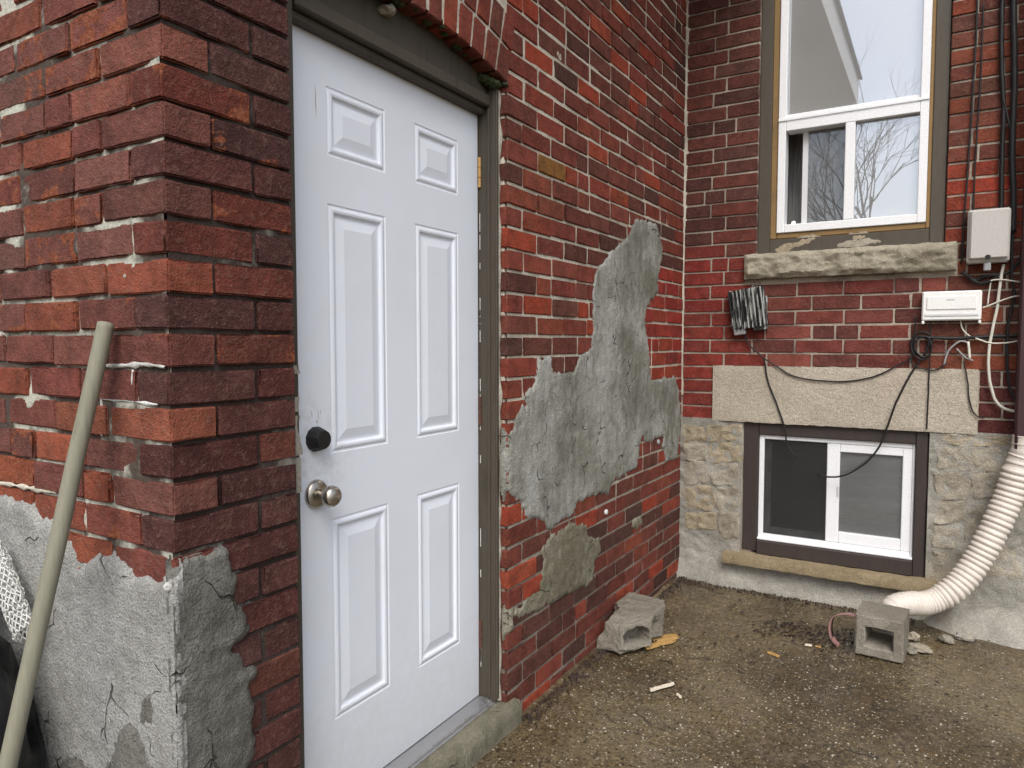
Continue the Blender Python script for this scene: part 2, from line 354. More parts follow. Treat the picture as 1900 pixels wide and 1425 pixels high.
# ------------------------------------------------------------------ ground
def axis(lo, hi, step, far):
    a = list(np.arange(lo, hi + 1e-6, step)); s = step; x = hi
    while x < far: s *= 1.5; x += s; a.append(x)
    s = step; x = lo
    while x > -far: s *= 1.5; x -= s; a.insert(0, x)
    return a
gx = axis(-.1, 1.95, .014, 70); gy = axis(.6, 3.3, .014, 70)
V = []; F = []
for y in gy:
    for x in gx:
        near = -.3 < x < 2.2 and .3 < y < 3.5
        z = 0
        if near:
            z = .006 * fbm((x * 2.2, y * 2.2, 1), 3) + .0022 * fbm((x * 22, y * 22, 4), 2)
            z += .02 * max(0, 1 - max(x, 0) / .09) ** 2 * (.6 + .6 * mnoise.noise(Vector((x * 5, y * 5, 9))))
        V.append((x, y, z - .004))
nx = len(gx)
for j in range(len(gy) - 1):
    for i in range(nx - 1):
        k = j * nx + i; F.append((k, k + 1, k + nx + 1, k + nx))
g = MB(); g.v = V; g.f = F
tag(g.build('ground', 'ground', smooth=True), kind='structure')

# ------------------------------------------------------------------ things that carry the walls
EXT = empty('brick_extension', (0, 0, 0), 'dark red brick extension with white door and grey parging on the left', 'building')
BY = 3.167
HOUSE = empty('brick_house', (.8, BY, 0), 'brick house wall on the right with tall window above stone foundation', 'building')
random.seed(4)

# ---- bricks
def grid_sheet(u0, u1, v0, v1, step, depth, place, keep=None):
    nu = max(2, int(round((u1 - u0) / step)) + 1); nv = max(2, int(round((v1 - v0) / step)) + 1); V = []; F = []
    U = np.linspace(u0, u1, nu); W_ = np.linspace(v0, v1, nv)
    for v in W_:
        for u in U: V.append(place(u, v, depth(u, v)))
    for j in range(nv - 1):
        for i in range(nu - 1):
            if keep and not keep((U[i] + U[i + 1]) / 2, (W_[j] + W_[j + 1]) / 2): continue
            k = j * nu + i; F.append((k, k + 1, k + nu + 1, k + nu))
    return V, F
PX = lambda u, v, d: (d, u, v)             # wall facing +X, u = y, v = z, d outward
PY0 = lambda u, v, d: (u, -d, v)           # pier end facing -Y
PYB = lambda u, v, d: (u, BY - d, v)       # house facing -Y

MESHES = {}
def brick_mesh(L, H, W, var, hi):
    key = (round(L, 2), round(H, 3), round(W, 2), var, hi)
    if key in MESHES: return MESHES[key]
    rng = random.Random(hash((key[0] * 100, var, hi, key[2] * 100)))
    L = key[0]
    e = .0035 if hi else .003
    def ax(n, T): return [0, e] + [e + (T - 2 * e) * k / n for k in range(1, n)] + [T - e, T]
    X, Y, Z = ((ax(5 if L > .15 else 3, L), [0, e, W * .5, W], ax(2, H)) if hi else (ax(1, L), [0, e, W], ax(1, H)))
    wear = .0032 if hi else .0032
    idx = {}; V = []; E = []; F = []
    off = Vector((rng.uniform(0, 90), rng.uniform(0, 90), rng.uniform(0, 90)))
    def vid(i, j, k):
        if (i, j, k) in idx: return idx[(i, j, k)]
        p = Vector((X[i], Y[j], Z[k])); on = (i in (0, len(X) - 1)) + (j == 0) + (k in (0, len(Z) - 1))
        cen = Vector((L / 2, W / 2, H / 2)); q = p.copy()
        if on >= 2:
            w_ = wear * (2.2 if on == 3 and rng.random() < .55 else 1) * (.35 + .9 * rng.random()) * (2.6 if rng.random() < .17 else 1)
            if i in (0, len(X) - 1): q.x += w_ * (1 if i == 0 else -1)
            if j == 0: q.y += w_
            if k in (0, len(Z) - 1): q.z += w_ * (1 if k == 0 else -1)
        q += Vector([mnoise.noise((p + off) * 14 + Vector((0, 0, s * 7))) for s in range(3)]) * (.0024 if hi else .0018)
        edge = 1.0 if on >= 2 else (.55 if (i in (1, len(X) - 2) or k in (1, len(Z) - 2) or j == 1) else 0)
        idx[(i, j, k)] = len(V); V.append(q - Vector((L / 2, 0, H / 2))); E.append(edge); return idx[(i, j, k)]
    nx, ny, nz = len(X) - 1, len(Y) - 1, len(Z) - 1
    for i in range(nx):
        for k in range(nz): F.append((vid(i, 0, k), vid(i + 1, 0, k), vid(i + 1, 0, k + 1), vid(i, 0, k + 1)))
        for j in range(ny):
            F.append((vid(i, j, 0), vid(i, j + 1, 0), vid(i + 1, j + 1, 0), vid(i + 1, j, 0)))
            F.append((vid(i, j, nz), vid(i + 1, j, nz), vid(i + 1, j + 1, nz), vid(i, j + 1, nz)))
    for j in range(ny):
        for k in range(nz):
            F.append((vid(0, j, k), vid(0, j, k + 1), vid(0, j + 1, k + 1), vid(0, j + 1, k)))
            F.append((vid(nx, j, k), vid(nx, j + 1, k), vid(nx, j + 1, k + 1), vid(nx, j, k + 1)))
    me = bpy.data.meshes.new('brick'); me.from_pydata([tuple(v) for v in V], [], F); me.materials.append(M['brick'])
    a = me.attributes.new('edge', 'FLOAT', 'POINT'); a.data.foreach_set('value', E)
    if hi:
        me.polygons.foreach_set('use_smooth', [True] * len(F)); bm = bmesh.new(); bm.from_mesh(me)
        for ee in bm.edges:
            if len(ee.link_faces) == 2 and ee.calc_face_angle(0) > R(24): ee.smooth = False
        bm.to_mesh(me); bm.free()
    me.update(); MESHES[key] = me; return me
# camera projection, only to rank the bricks by the size they show
def proj(p):
    fw = Vector((-math.sin(R(31)) * math.cos(R(3.2)), math.cos(R(31)) * math.cos(R(3.2)), -math.sin(R(3.2)))); rt = Vector((math.cos(R(31)), math.sin(R(31)), 0)); up = rt.cross(fw)
    v = Vector(p) - CAM; z = v.dot(fw)
    return (950 + 1320 * v.dot(rt) / z, 712 - 1320 * v.dot(up) / z, z) if z > .1 else (-999, -999, 1)
def lin(r, g_, b_): return tuple(((c / 255 + .055) / 1.055) ** 2.4 if c > 10 else c / 3294 for c in (r, g_, b_))

class BrickWall:
    def __init__(s, wall, cap): s.wall = wall; s.cap = cap; s.items = []
    def put(s, c, rotz, L, H, W, col, wear, hi=False, tilt=0.0, rx=0.0):
        s.items.append((Vector(c), rotz, L, H, W, col, wear, hi, tilt, rx))
    def build(s):
        rank = []
        for n, it in enumerate(s.items):
            px, py, z = proj(it[0]); vis = -90 < px < 1990 and -90 < py < 1500
            rank.append((-(it[2] * it[3]) / z ** 2 if vis else 1 + abs(px - 950) + abs(py - 712), n))
        rank.sort(); keep = {n for a, n in rank[:s.cap]}
        print('BRICKS', len(s.items), 'in view', sum(a < 0 for a, n in rank))
        V = []; F = []; Cc = []; Ed = []
        for n, (c, rz, L, H, W, col, wear, hi, tilt, rx) in enumerate(s.items):
            me = brick_mesh(L, H, W, random.randrange(9 if hi else 7), hi)
            mt = Matrix.Translation(c) @ Matrix.Rotation(rz, 4, 'Z') @ Matrix.Rotation(tilt, 4, 'Y') @ Matrix.Rotation(rx, 4, 'X') @ Matrix.Diagonal((L / round(L, 2), 1, 1, 1))
            if n in keep:
                o = bpy.data.objects.new('brick', me); link(o, s.wall); o.matrix_basis = mt; o.color = (*col, wear)
            else:
                k = len(V); V += [tuple(mt @ v.co) for v in me.vertices]; F += [tuple(i + k for i in p.vertices) for p in me.polygons]
                Cc += [(*col, wear)] * len(me.vertices); Ed += [d.value for d in me.attributes['edge'].data]
        if V:
            me = bpy.data.meshes.new('brick'); me.from_pydata(V, [], F); me.materials.append(M['brick_bulk'])
            a = me.attributes.new('col', 'FLOAT_COLOR', 'POINT'); a.data.foreach_set('color', [x for c in Cc for x in c])
            a = me.attributes.new('edge', 'FLOAT', 'POINT'); a.data.foreach_set('value', Ed); me.update()
            tag(link(bpy.data.objects.new('brick', me), s.wall), kind='stuff')
def jit(c, a=.14):
    k = random.gauss(1, a * .7); h = random.gauss(0, .05)
    return (max(.01, c[0] * 1.11 * k * (1 + h * .6)), max(.006, c[1] * 1.0 * k * (1 - h)), max(.006, c[2] * .90 * k * (1 - h)))

CH = lambda y: .0728 + .0022 * max(0, y) / 3.167          # course height along the extension wall
CZ = lambda k, y: 1.0 + k * CH(y)
JH, JW = .0088, .0095
EXT_TOP = 3.60

# ---- pier: mortar sheets + bricks
def pier_depth(u, v):
    n = mnoise.noise(Vector((u * 3.1, v * 5.0, 3.3))) + .5 * mnoise.noise(Vector((u * 14, v * 20, 8)))
    t = max(0, min(1, (n + .25) / .5)); t = t * t * (3 - 2 * t)
    return -(.0035 + .0075 * t) + .0015 * mnoise.noise(Vector((u * 60, v * 60, 1)))
mb = MB()
mb.add(*grid_sheet(-1.45, -.008, 0, 2.42, .009, pier_depth, PY0))
mb.box(-1.45, -.03, .03, .29, 0, EXT_TOP, .002)
mb.box(-1.45, -.012, .012, .3, 2.42, EXT_TOP, .002)
pier = mb.build('wall', 'mortar_pier', EXT, True)
mb = MB(); mb.add(*grid_sheet(.008, .3137, 0, 2.42, .009, lambda u, v: pier_depth(u + 5, v) - .001, PX)); mb.build('mortar_bed', 'mortar_dark', pier, True)
BWp = BrickWall(pier, 300)
A_base = [lin(108, 66, 59), lin(113, 68, 59), lin(100, 63, 58), lin(120, 70, 56), lin(104, 67, 62), lin(97, 64, 59)]
B_base = [lin(80, 50, 48), lin(73, 47, 46), lin(90, 51, 44), lin(76, 50, 49)]
A_low = A_base + [lin(126, 69, 52), lin(130, 72, 52), lin(120, 66, 51)] * 2
PLATE_A = [(-0.689, 0.971), (-0.63, 0.98), (-0.583, 0.973), (-0.546, 0.97), (-0.512, 0.951), (-0.468, 0.943), (-0.439, 0.94), (-0.394, 0.916), (-0.37, 0.906), (-0.345, 0.861), (-0.308, 0.869), (-0.261, 0.896), (-0.201, 0.899), (-0.173, 0.889), (-0.152, 0.876), (-0.125, 0.864), (-0.09, 0.876), (-0.051, 0.875), (-0.011, 0.891)]
PLATE_B = [(-0.003, 0.898), (0.019, 0.912), (0.036, 0.925), (0.072, 0.926), (0.114, 0.922), (0.126, 0.908), (0.13, 0.882), (0.139, 0.854), (0.143, 0.814), (0.152, 0.781), (0.17, 0.763), (0.177, 0.734), (0.171, 0.714), (0.138, 0.704), (0.128, 0.695), (0.157, 0.677), (0.167, 0.658), (0.198, 0.628), (0.192, 0.604), (0.171, 0.599), (0.173, 0.576), (0.185, 0.553), (0.179, 0.52), (0.176, 0.49), (0.188, 0.466), (0.188, 0.444), (0.166, 0.417)]
for k in range(-14, 20):
    z0 = CZ(k, 0); H = CH(0) - JH; zc = z0 + CH(0) / 2; even = k % 2 == 0
    if zc > 2.40 or z0 < -.02: continue
    jz = lambda: random.uniform(-.0018, .0018)
    # shared corner brick
    wear = random.choice([.1, .2, .3, .5])
    if z0 > .78 or not even:
        if even: BWp.put((-.1025, random.uniform(0, .003), zc + jz()), 0, .205, H, .1, jit(random.choice(A_base if z0 > 1.22 else A_low)), wear + .15, True)
        else: BWp.put((-random.uniform(0, .003), .1025, zc + jz()), R(90), .205, H, .1, jit(random.choice(B_base)), wear + .15, True)
    # face +X, rest of the course
    if even: BWp.put((-random.uniform(-.001, .004), .110 + .1018, zc + jz()), R(90), .2037, H, .1, jit(random.choice(B_base)), random.choice([0, .1, .25, .5]), True)
    else: BWp.put((-random.uniform(-.001, .004), .215 + .0493, zc + jz()), R(90), .0987, H, .1, jit(random.choice(B_base)), random.choice([0, .1, .3]), True)
    # face -Y going left
    if z0 < .78: continue
    x = -.205 - JW if even else -.1 - JW
    first = True
    while x > -1.4:
        L = .205 * random.uniform(.97, 1.04)
        if random.random() < .14: L = .1
        BWp.put((x - L / 2, random.uniform(-.002, .004), zc + jz()), 0, L, H * random.uniform(.97, 1.02), .1, jit(random.choice(A_base if z0 > 1.22 else A_low)), random.choice([.05, .1, .15, .2, .3, .55, .7]), True, random.uniform(-.004, .004), random.uniform(-.02, .02))
        x -= L + JW * random.uniform(.7, 1.3)
BWp.build()

# ---- side wall beyond the door
def side_depth(u, v):
    n = mnoise.noise(Vector((u * 4, v * 5, 13.3))) + .6 * mnoise.noise(Vector((u * 17, v * 22, 18)))
    return min(-.0012, -.0045 + .0035 * n) + .0008 * mnoise.noise(Vector((u * 70, v * 70, 1)))
DY0, DY1 = .3137, 1.247                    # brick opening of the door
AC, AR = .78, 1.785                        # segmental arch: centre y, radius
AZ = 2.268 - AR
def arch_r(y, z): return math.hypot(y - AC, z - AZ)
mb = MB()
mb.add(*grid_sheet(DY1 + .004, BY + .02, 0, 3.5, .012, side_depth, PX))
mb.add(*grid_sheet(DY0, DY1 + .004, 2.15, 3.5, .012, side_depth, PX, lambda u, v: arch_r(u, v) > AR + .012))
mb.box(-.25, -.016, DY1 + .005, BY + .1, 0, EXT_TOP, .002)
mb.box(-.25, -.014, DY0, DY1 + .006, 2.52, EXT_TOP, .002)
mb.box(-.012, -.002, DY0 - .31, BY, 3.5, EXT_TOP, .001)
side = mb.build('wall', 'mortar_side', EXT, True)
BWs = BrickWall(side, 320)
S_base = [lin(118, 61, 51), lin(114, 59, 50), lin(108, 59, 51), lin(122, 63, 50), lin(102, 59, 52), lin(97, 59, 52), lin(114, 62, 54), lin(110, 57, 49)]
S_dark = [lin(84, 52, 47), lin(78, 50, 46), lin(94, 52, 45), lin(74, 50, 47)]
S_red = [lin(132, 50, 45), lin(138, 56, 47), lin(124, 48, 43), lin(138, 62, 46)]
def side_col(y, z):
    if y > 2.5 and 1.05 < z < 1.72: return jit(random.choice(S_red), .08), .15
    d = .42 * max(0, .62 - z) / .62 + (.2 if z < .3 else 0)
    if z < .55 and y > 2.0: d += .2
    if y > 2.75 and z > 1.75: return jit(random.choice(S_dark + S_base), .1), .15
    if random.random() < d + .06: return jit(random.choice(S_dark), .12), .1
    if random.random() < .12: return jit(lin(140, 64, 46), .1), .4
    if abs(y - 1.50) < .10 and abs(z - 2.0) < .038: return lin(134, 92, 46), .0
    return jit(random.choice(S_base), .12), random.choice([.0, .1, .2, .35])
for k in range(-14, 36):
    even = k % 2 == 0
    y = DY1 + random.uniform(-.005, .004)
    first = True
    while y < BY - .03:
        L = (.1 if even else .205) if first else .205 * random.uniform(.97, 1.04)
        if not first and random.random() < .13: L = .1
        if y + L > BY - .06: L = BY - .008 - y
        yc = y + L / 2; zc = CZ(k, yc) + CH(yc) / 2
        if -.03 < zc < 3.5 and L > .03:
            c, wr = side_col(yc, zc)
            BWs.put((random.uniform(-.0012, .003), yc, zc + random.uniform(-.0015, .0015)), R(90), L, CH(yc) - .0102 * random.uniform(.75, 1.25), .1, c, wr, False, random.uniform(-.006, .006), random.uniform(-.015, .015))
        y += L + .0108 * random.uniform(.7, 1.4); first = False
    # courses above the arch
    y = DY0 - .0 + (.1 if even else 0)
    while y < DY1 + .02:
        L = .205; yc = y + L / 2; zc = CZ(k, yc) + CH(yc) / 2
        if zc < 3.5 and arch_r(yc, zc - .036) > AR + .235 and yc < DY1 + .1 - .0 and y + L < DY1 + .0:
            c, wr = side_col(yc, zc); BWs.put((0, yc, zc), R(90), L, CH(yc) - JH, .1, c, wr)
        y += L + JW
# two rowlock rings of the arch
half = math.asin((DY1 - AC) / AR)
for ring in range(2):
    r0 = AR + .004 + ring * .116; n = int(round(2 * half * r0 / .0735)); extra = 0
    for i in range(-extra, n + extra):
        a = -half + 2 * half * (i + .5) / n; Ht = .106
        yc = AC + math.sin(a) * (r0 + Ht / 2); zc = AZ + math.cos(a) * (r0 + Ht / 2); c, wr = side_col(yc, zc)
        # brick on end: length runs radially
        BWs.items.append((Vector((random.uniform(-.002, .002), yc, zc)), R(90), Ht, .0735 - .0115, .1, c, wr, False, R(-90) + a, 0))
BWs.build()

# ---- door frame, head board, soffit moss
fr = MB()
fr.box(-.20, -.034, DY1 - .028, DY1 - .001, .085, 2.20, .003)              # right jamb
fr.box(-.20, -.045, DY0 + .001, .364, .085, 2.20, .003)                     # left jamb
frame = fr.build('door_frame', 'frame', EXT)
f2 = MB(); f2.box(-.16, -.05, .378, DY1 - .028, 2.133, 2.172, .004); f2.box(-.16, -.072, .378, DY1 - .028, 2.112, 2.1325, .003)
f2.build('head_jamb', 'frame', frame)
f3 = MB(); f3.box(-.12, -.062, .3, DY1 - .0285, 2.1725, 2.30, .004); f3.build('head_board', 'frame', frame)
f4 = MB(); f4.box(-.062, -.052, DY1 - .034, DY1 - .0282, .10, 2.132, .002); f4.box(-.0335, -.026, DY1 - .0275, DY1 - .014, .10, 2.19, .002); f4.build('jamb_bead', 'frame', frame)
# moss and crumbling mortar under the arch
random.seed(11)
for i in range(26):
    a = -half + 2 * half * random.uniform(.30, 1.0); r = random.uniform(.006, .016); p = Vector((random.uniform(-.055, -.004), AC + math.sin(a) * (AR + .002), AZ + math.cos(a) * (AR + .002)))
    if i == 0: p = Vector((-.05, .70, 2.245)); r = .026
    if i in (1, 2, 3): p = Vector((-.02 - .012 * i, DY1 - .02 - .016 * i, 2.196 + .006 * i)); r = .026
    bm = bmesh.new(); bmesh.ops.create_icosphere(bm, subdivisions=2, radius=r)
    for v in bm.verts: v.co *= 1 + .45 * mnoise.noise(v.co * 60 + p * 9); v.co.z *= .55
    bmesh.ops.translate(bm, verts=bm.verts, vec=p); me = bpy.data.meshes.new('moss_clump'); bm.to_mesh(me); bm.free(); me.materials.append(M['caulk' if i == 0 else 'moss']); link(bpy.data.objects.new('moss_clump' if i else 'mortar_lump', me), side)
# ragged caulk between jamb and brick
def ragged(name, y0, y1, z0, z1, x0, x1, mat, parent, amp=.006, seed=0):
    V, F = grid_sheet(y0, y1, z0, z1, .007, lambda u, v: 0, lambda u, v, d: (u, v, d)); out = []
    for (u, v, d) in V:
        e = min((u - y0), (y1 - u)) / (y1 - y0)
        uu = u + amp * mnoise.noise(Vector((v * 18, seed, 1))) * (1 if u > (y0 + y1) / 2 else .3)
        out.append((x0 + (x1 - x0) * (.5 + .5 * mnoise.noise(Vector((u * 40, v * 14, seed + 2)))) * min(1, e * 5 + .15), uu, v))
    m_ = MB(); m_.v = out; m_.f = F; return m_.build(name, mat, parent, True)
ragged('caulk_bead', DY1 - .016, DY1 + .002, .09, 2.19, -.036, -.014, 'caulk', side, .006, 1)
for z0_, z1_, sd__ in ((.985, 1.07, 5), (1.075, 1.17, 6), (1.18, 1.215, 8), (1.27, 1.29, 9)): ragged('caulk_bead', .346, .3665, z0_, z1_, -.047, -.036, 'caulk', pier, .016, sd__)

# ---- door
DXF = -.10
DL, DRt, DB, DT = .384, 1.2145, .101, 2.1285
door_mb = MB()
ys = [.518, .743, .876, 1.099]; rows = [(.332, .879), (1.053, 1.703), (1.825, 2.0)]
yb = [DL, .518, .743, .876, 1.099, DRt]; zb = [DB, .332, .879, 1.053, 1.703, 1.825, 2.0, DT]
for i in range(5):
    for j in range(7):
        if i in (1, 3) and j in (1, 3, 5): continue
        door_mb.add([(DXF, yb[i], zb[j]), (DXF, yb[i + 1], zb[j]), (DXF, yb[i + 1], zb[j + 1]), (DXF, yb[i], zb[j + 1])], [(0, 1, 2, 3)])
door_mb.add([(DXF, DL, DB), (DXF - .044, DL, DB), (DXF - .044, DL, DT), (DXF, DL, DT)], [(0, 1, 2, 3)])
door_mb.add([(DXF, DRt, DB), (DXF - .044, DRt, DB), (DXF - .044, DRt, DT), (DXF, DRt, DT)], [(3, 2, 1, 0)])
door_mb.add([(DXF, DL, DT), (DXF - .044, DL, DT), (DXF - .044, DRt, DT), (DXF, DRt, DT)], [(0, 1, 2, 3)])
door_mb.add([(DXF - .044, DL, DB), (DXF - .044, DL, DT), (DXF - .044, DRt, DT), (DXF - .044, DRt, DB)], [(0, 1, 2, 3)])
door = door_mb.build('door', 'door', EXT); tag(door, label='white six-panel steel door with nickel knob and black deadbolt')
prof = [(0, 0), (.003, -.0035), (.007, -.003), (.011, .0015), (.016, .0035), (.021, .0015), (.025, -.009), (.028, -.0105), (.0315, -.0105), (.0575, -.0012), (.059, -.0005)]
for (z0, z1) in rows:
    for (y0, y1) in ((ys[0], ys[1]), (ys[2], ys[3])):
        pm = MB(); V = []; F = []
        for (i_, h) in [(a__, b__ * .6) for a__, b__ in prof]: V += [(DXF + h, y0 + i_, z0 + i_), (DXF + h, y1 - i_, z0 + i_), (DXF + h, y1 - i_, z1 - i_), (DXF + h, y0 + i_, z1 - i_)]
        for a in range(len(prof) - 1):
            for b in range(4): F.append((a * 4 + b, a * 4 + (b + 1) % 4, a * 4 + 4 + (b + 1) % 4, a * 4 + 4 + b))
        q = (len(prof) - 1) * 4; F.append((q, q + 1, q + 2, q + 3)); pm.add(V, F); pm.build('panel', 'door', door)
db = MB(); db.lathe([(.0325, 0), (.0325, .006), (.031, .012), (.025, .030), (.0235, .033), (.0, .033)], (DXF, .464, 1.098), (1, 0, 0), 12)
smooth_angle(db.build('deadbolt', 'black', door), 25)
kn = MB(); kn.lathe([(.0375, 0), (.0372, .005), (.034, .011), (.026, .015), (.014, .017), (.0125, .03), (.0135, .034), (.020, .038), (.0255, .046), (.0275, .055), (.0262, .064), (.021, .071), (.012, .0745), (0, .075)], (DXF, .463, .956), (1, 0, 0), 36)
smooth_angle(kn.build('knob', 'nickel', door), 50)
for i, z in enumerate((1.922, 1.11, .321)):
    h = MB()
    for a, b in ((-.05, -.018), (-.016, .014), (.016, .05)): h.tube([(DXF + .006, DRt + .003, z + a), (DXF + .006, DRt + .003, z + b)], .0065, 10)
    h.build('hinge', 'brass' if i == 0 else 'rust', door)
random.seed(5)
# scratch beside the top panel, scuffs over the deadbolt, flakes along the hinge gap
for (y, z, L, wd) in ((.481, 1.952, .09, .0022), (.452, 1.163, .022, .0022), (.474, 1.158, .03, .0025), (.482, 1.165, .018, .002), (.468, 1.142, .012, .004)):
    s_ = MB(); s_.add([(DXF + .0006, y, z + L / 2), (DXF + .0006, y + wd, z + L * .2), (DXF + .0006, y + wd * 1.6, z - L / 2), (DXF + .0006, y + .0002, z - L * .1)], [(0, 3, 2, 1)]); s_.build('scratch', 'box_grey' if L < .05 else 'cable_grey', door)
for i in range(16):
    z = random.uniform(.2, 1.75); L = random.uniform(.015, .07)
    s_ = MB(); s_.box(-.0945, -.092, DY1 - .0296, DY1 - .0286, z, z + L, .0004); s_.build('paint_flake', 'soffit', frame)
th = MB(); th.box(-.15, -.045, .378, DY1 - .028, .068, .0985, .004); th.box(-.045, -.036, .378, DY1 - .028, .072, .090, .002)
th.build('threshold', 'alu', EXT)

# ---- parging
def poly_sdf(P, U, Vv):
    P = np.array(P); n = len(P); d = np.full(U.shape, 1e9); ins = np.zeros(U.shape, bool)
    for i in range(n):
        a = P[i]; b = P[(i + 1) % n]; e = b - a; wx = U - a[0]; wy = Vv - a[1]
        t = np.clip((wx * e[0] + wy * e[1]) / (e @ e + 1e-12), 0, 1); d = np.minimum(d, np.hypot(wx - t * e[0], wy - t * e[1]))
        c = ((a[1] > Vv) != (b[1] > Vv)); xx = a[0] + (Vv - a[1]) / ((b[1] - a[1]) if b[1] != a[1] else 1e-9) * e[0]; ins ^= c & (U < xx)
    return np.where(ins, d, -d)
def parging(name, poly, place, mat, parent, thick=.010, rag=.010, step=.007, seed=0, hard=(), rough=.004, feather=.03):
    P = np.array(poly); u0, v0 = P.min(0) - .03; u1, v1 = P.max(0) + .03
    U = np.arange(u0, u1, step); W_ = np.arange(v0, v1, step); GU, GV = np.meshgrid(U, W_)
    sd_ = poly_sdf(poly, GU, GV); V = []; keepv = np.zeros(GU.shape, bool)
    for j in range(GU.shape[0]):
        for i in range(GU.shape[1]):
            u, v = GU[j, i], GV[j, i]; s = sd_[j, i]
            if s < -.03: V.append((0, 0, 0)); continue
            if s < .06: s += rag * (mnoise.noise(Vector((u * 22, v * 22, seed))) + .7 * mnoise.noise(Vector((u * 60, v * 60, seed + 3))))
            for (hu, sg) in hard:                       # straight arris at a wall corner
                if (u - hu) * sg > -.04: s = max(s, .05) if (sd_[j, i] > .0 or (abs(u - hu) < .035 and v < .885 and s > -.02)) else s
            keepv[j, i] = s > -.018
            t = max(0, min(1, (s + .010) / feather)); t = t * t * (3 - 2 * t)
            h = -.012 + (thick + .012) * t
            if t > 0: h += t * (rough * mnoise.noise(Vector((u * 6, v * 6, seed + 5))) + rough * .55 * mnoise.noise(Vector((u * 19, v * 27, seed))) + rough * .3 * mnoise.noise(Vector((u * 55, v * 55, seed + 7))))
            for (hu, sg) in hard:
                if (u - hu) * sg > -.012: h += .0015 * mnoise.noise(Vector((v * 40, 2, seed)))
                u = min(u, hu) if sg > 0 else max(u, hu)
            V.append(place(u, v, h))
    nu = GU.shape[1]; F = []; used = {}; V2 = []
    for j in range(GU.shape[0] - 1):
        for i in range(nu - 1):
            if keepv[j, i] or keepv[j, i + 1] or keepv[j + 1, i] or keepv[j + 1, i + 1]:
                q = [j * nu + i, j * nu + i + 1, (j + 1) * nu + i + 1, (j + 1) * nu + i]
                if any(V[k] == (0, 0, 0) for k in q): continue
                r = []
                for k in q:
                    if k not in used: used[k] = len(V2); V2.append(V[k])
                    r.append(used[k])
                F.append(tuple(r))
    m_ = MB(); m_.v = V2; m_.f = F; return m_.build(name, mat, parent, True)
PMAIN = [(2.43, 1.951), (2.703, 1.965), (2.773, 1.907), (2.817, 1.829), (2.753, 1.694), (2.742, 1.602), (2.613, 1.531), (2.576, 1.503), (2.565, 1.432), (2.605, 1.361), (2.633, 1.28), (2.636, 1.199), (2.663, 1.157), (2.841, 1.168), (3.018, 1.176), (3.099, 1.113), (3.118, 1.041), (3.16, 0.935), (3.155, 0.844), (3.125, 0.75), (3.115, 0.685), (2.886, 0.7), (2.867, 0.764), (2.817, 0.792), (2.848, 0.838), (2.72, 0.842), (2.629, 0.831), (2.541, 0.863), (2.499, 0.842), (2.515, 0.779), (2.474, 0.754), (2.447, 0.727), (2.328, 0.716), (2.204, 0.712), (2.145, 0.689), (2.111, 0.658), (2.021, 0.675), (1.935, 0.682), (1.834, 0.683), (1.757, 0.656), (1.729, 0.637), (1.529, 0.628), (1.496, 0.67), (1.449, 0.696), (1.38, 0.707), (1.329, 0.751), (1.329, 0.773), (1.287, 0.788), (1.25, 0.818), (1.24, 0.866), (1.238, 0.908), (1.238, 1.034), (1.274, 1.044), (1.286, 1.095), (1.354, 1.134), (1.366, 1.171), (1.424, 1.194), (1.438, 1.232), (1.464, 1.297), (1.519, 1.303), (1.576, 1.295), (1.584, 1.241), (1.745, 1.236), (1.794, 1.292), (1.914, 1.335), (1.93, 1.403), (1.92, 1.477), (1.936, 1.613), (1.963, 1.652), (2.036, 1.704), (2.113, 1.751), (2.193, 1.792), (2.298, 1.837), (2.385, 1.907)]
PTAN = [(1.729, 0.632), (1.895, 0.584), (1.906, 0.537), (2.024, 0.501), (2.047, 0.422), (1.982, 0.384), (1.962, 0.299), (1.742, 0.317), (1.564, 0.336), (1.482, 0.327), (1.389, 0.346), (1.301, 0.364), (1.287, 0.384), (1.301, 0.405), (1.351, 0.404), (1.374, 0.434), (1.474, 0.411), (1.489, 0.485), (1.489, 0.563), (1.546, 0.604)]
parging('parging', PMAIN, PX, 'parge_mott', side, .0065, .016, .008, 1)
parging('parging', PTAN, PX, 'parge_tan', side, .005, .016, .008, 2)
parging('parging', [(2.399, 0.495), (2.552, 0.488), (2.568, 0.427), (2.469, 0.413), (2.393, 0.446)], PX, 'parge_tan', side, .006, .012, .008, 3)
parging('parging', [(1.25, .41), (1.30, .43), (1.285, .33), (1.25, .33)], PX, 'parge_tan', side, .006, .012, .007, 4)
pa = PLATE_A + [(.014, .895), (.014, -.02), (-1.45, -.02), (-1.45, .98), (-1.0, .985)]
parging('parging', pa, PY0, 'parge_pale', pier, .0095, .013, .009, 6, hard=((.0095, 1),))
pb_ = [(-.014, .895)] + PLATE_B + [(.15, .33), (.17, .2), (.15, -.02), (-.014, -.02)]
parging('parging', pb_, PX, 'parge_dark', pier, .0095, .013, .007, 7, hard=((-.0095, -1),), rough=.006)
m_ = MB(); zz_ = np.arange(-.01, .882, .012)
m_.tube([(.0015 + .0022 * mnoise.noise(Vector((z * 18, 1, 4))), -.0015 - .0022 * mnoise.noise(Vector((z * 18, 7, 4))), z) for z in zz_], lambda t: .0102 + .0022 * mnoise.noise(Vector((t * 40, 3, 3))), 10); m_.build('parging', 'parge_pale', pier, True)
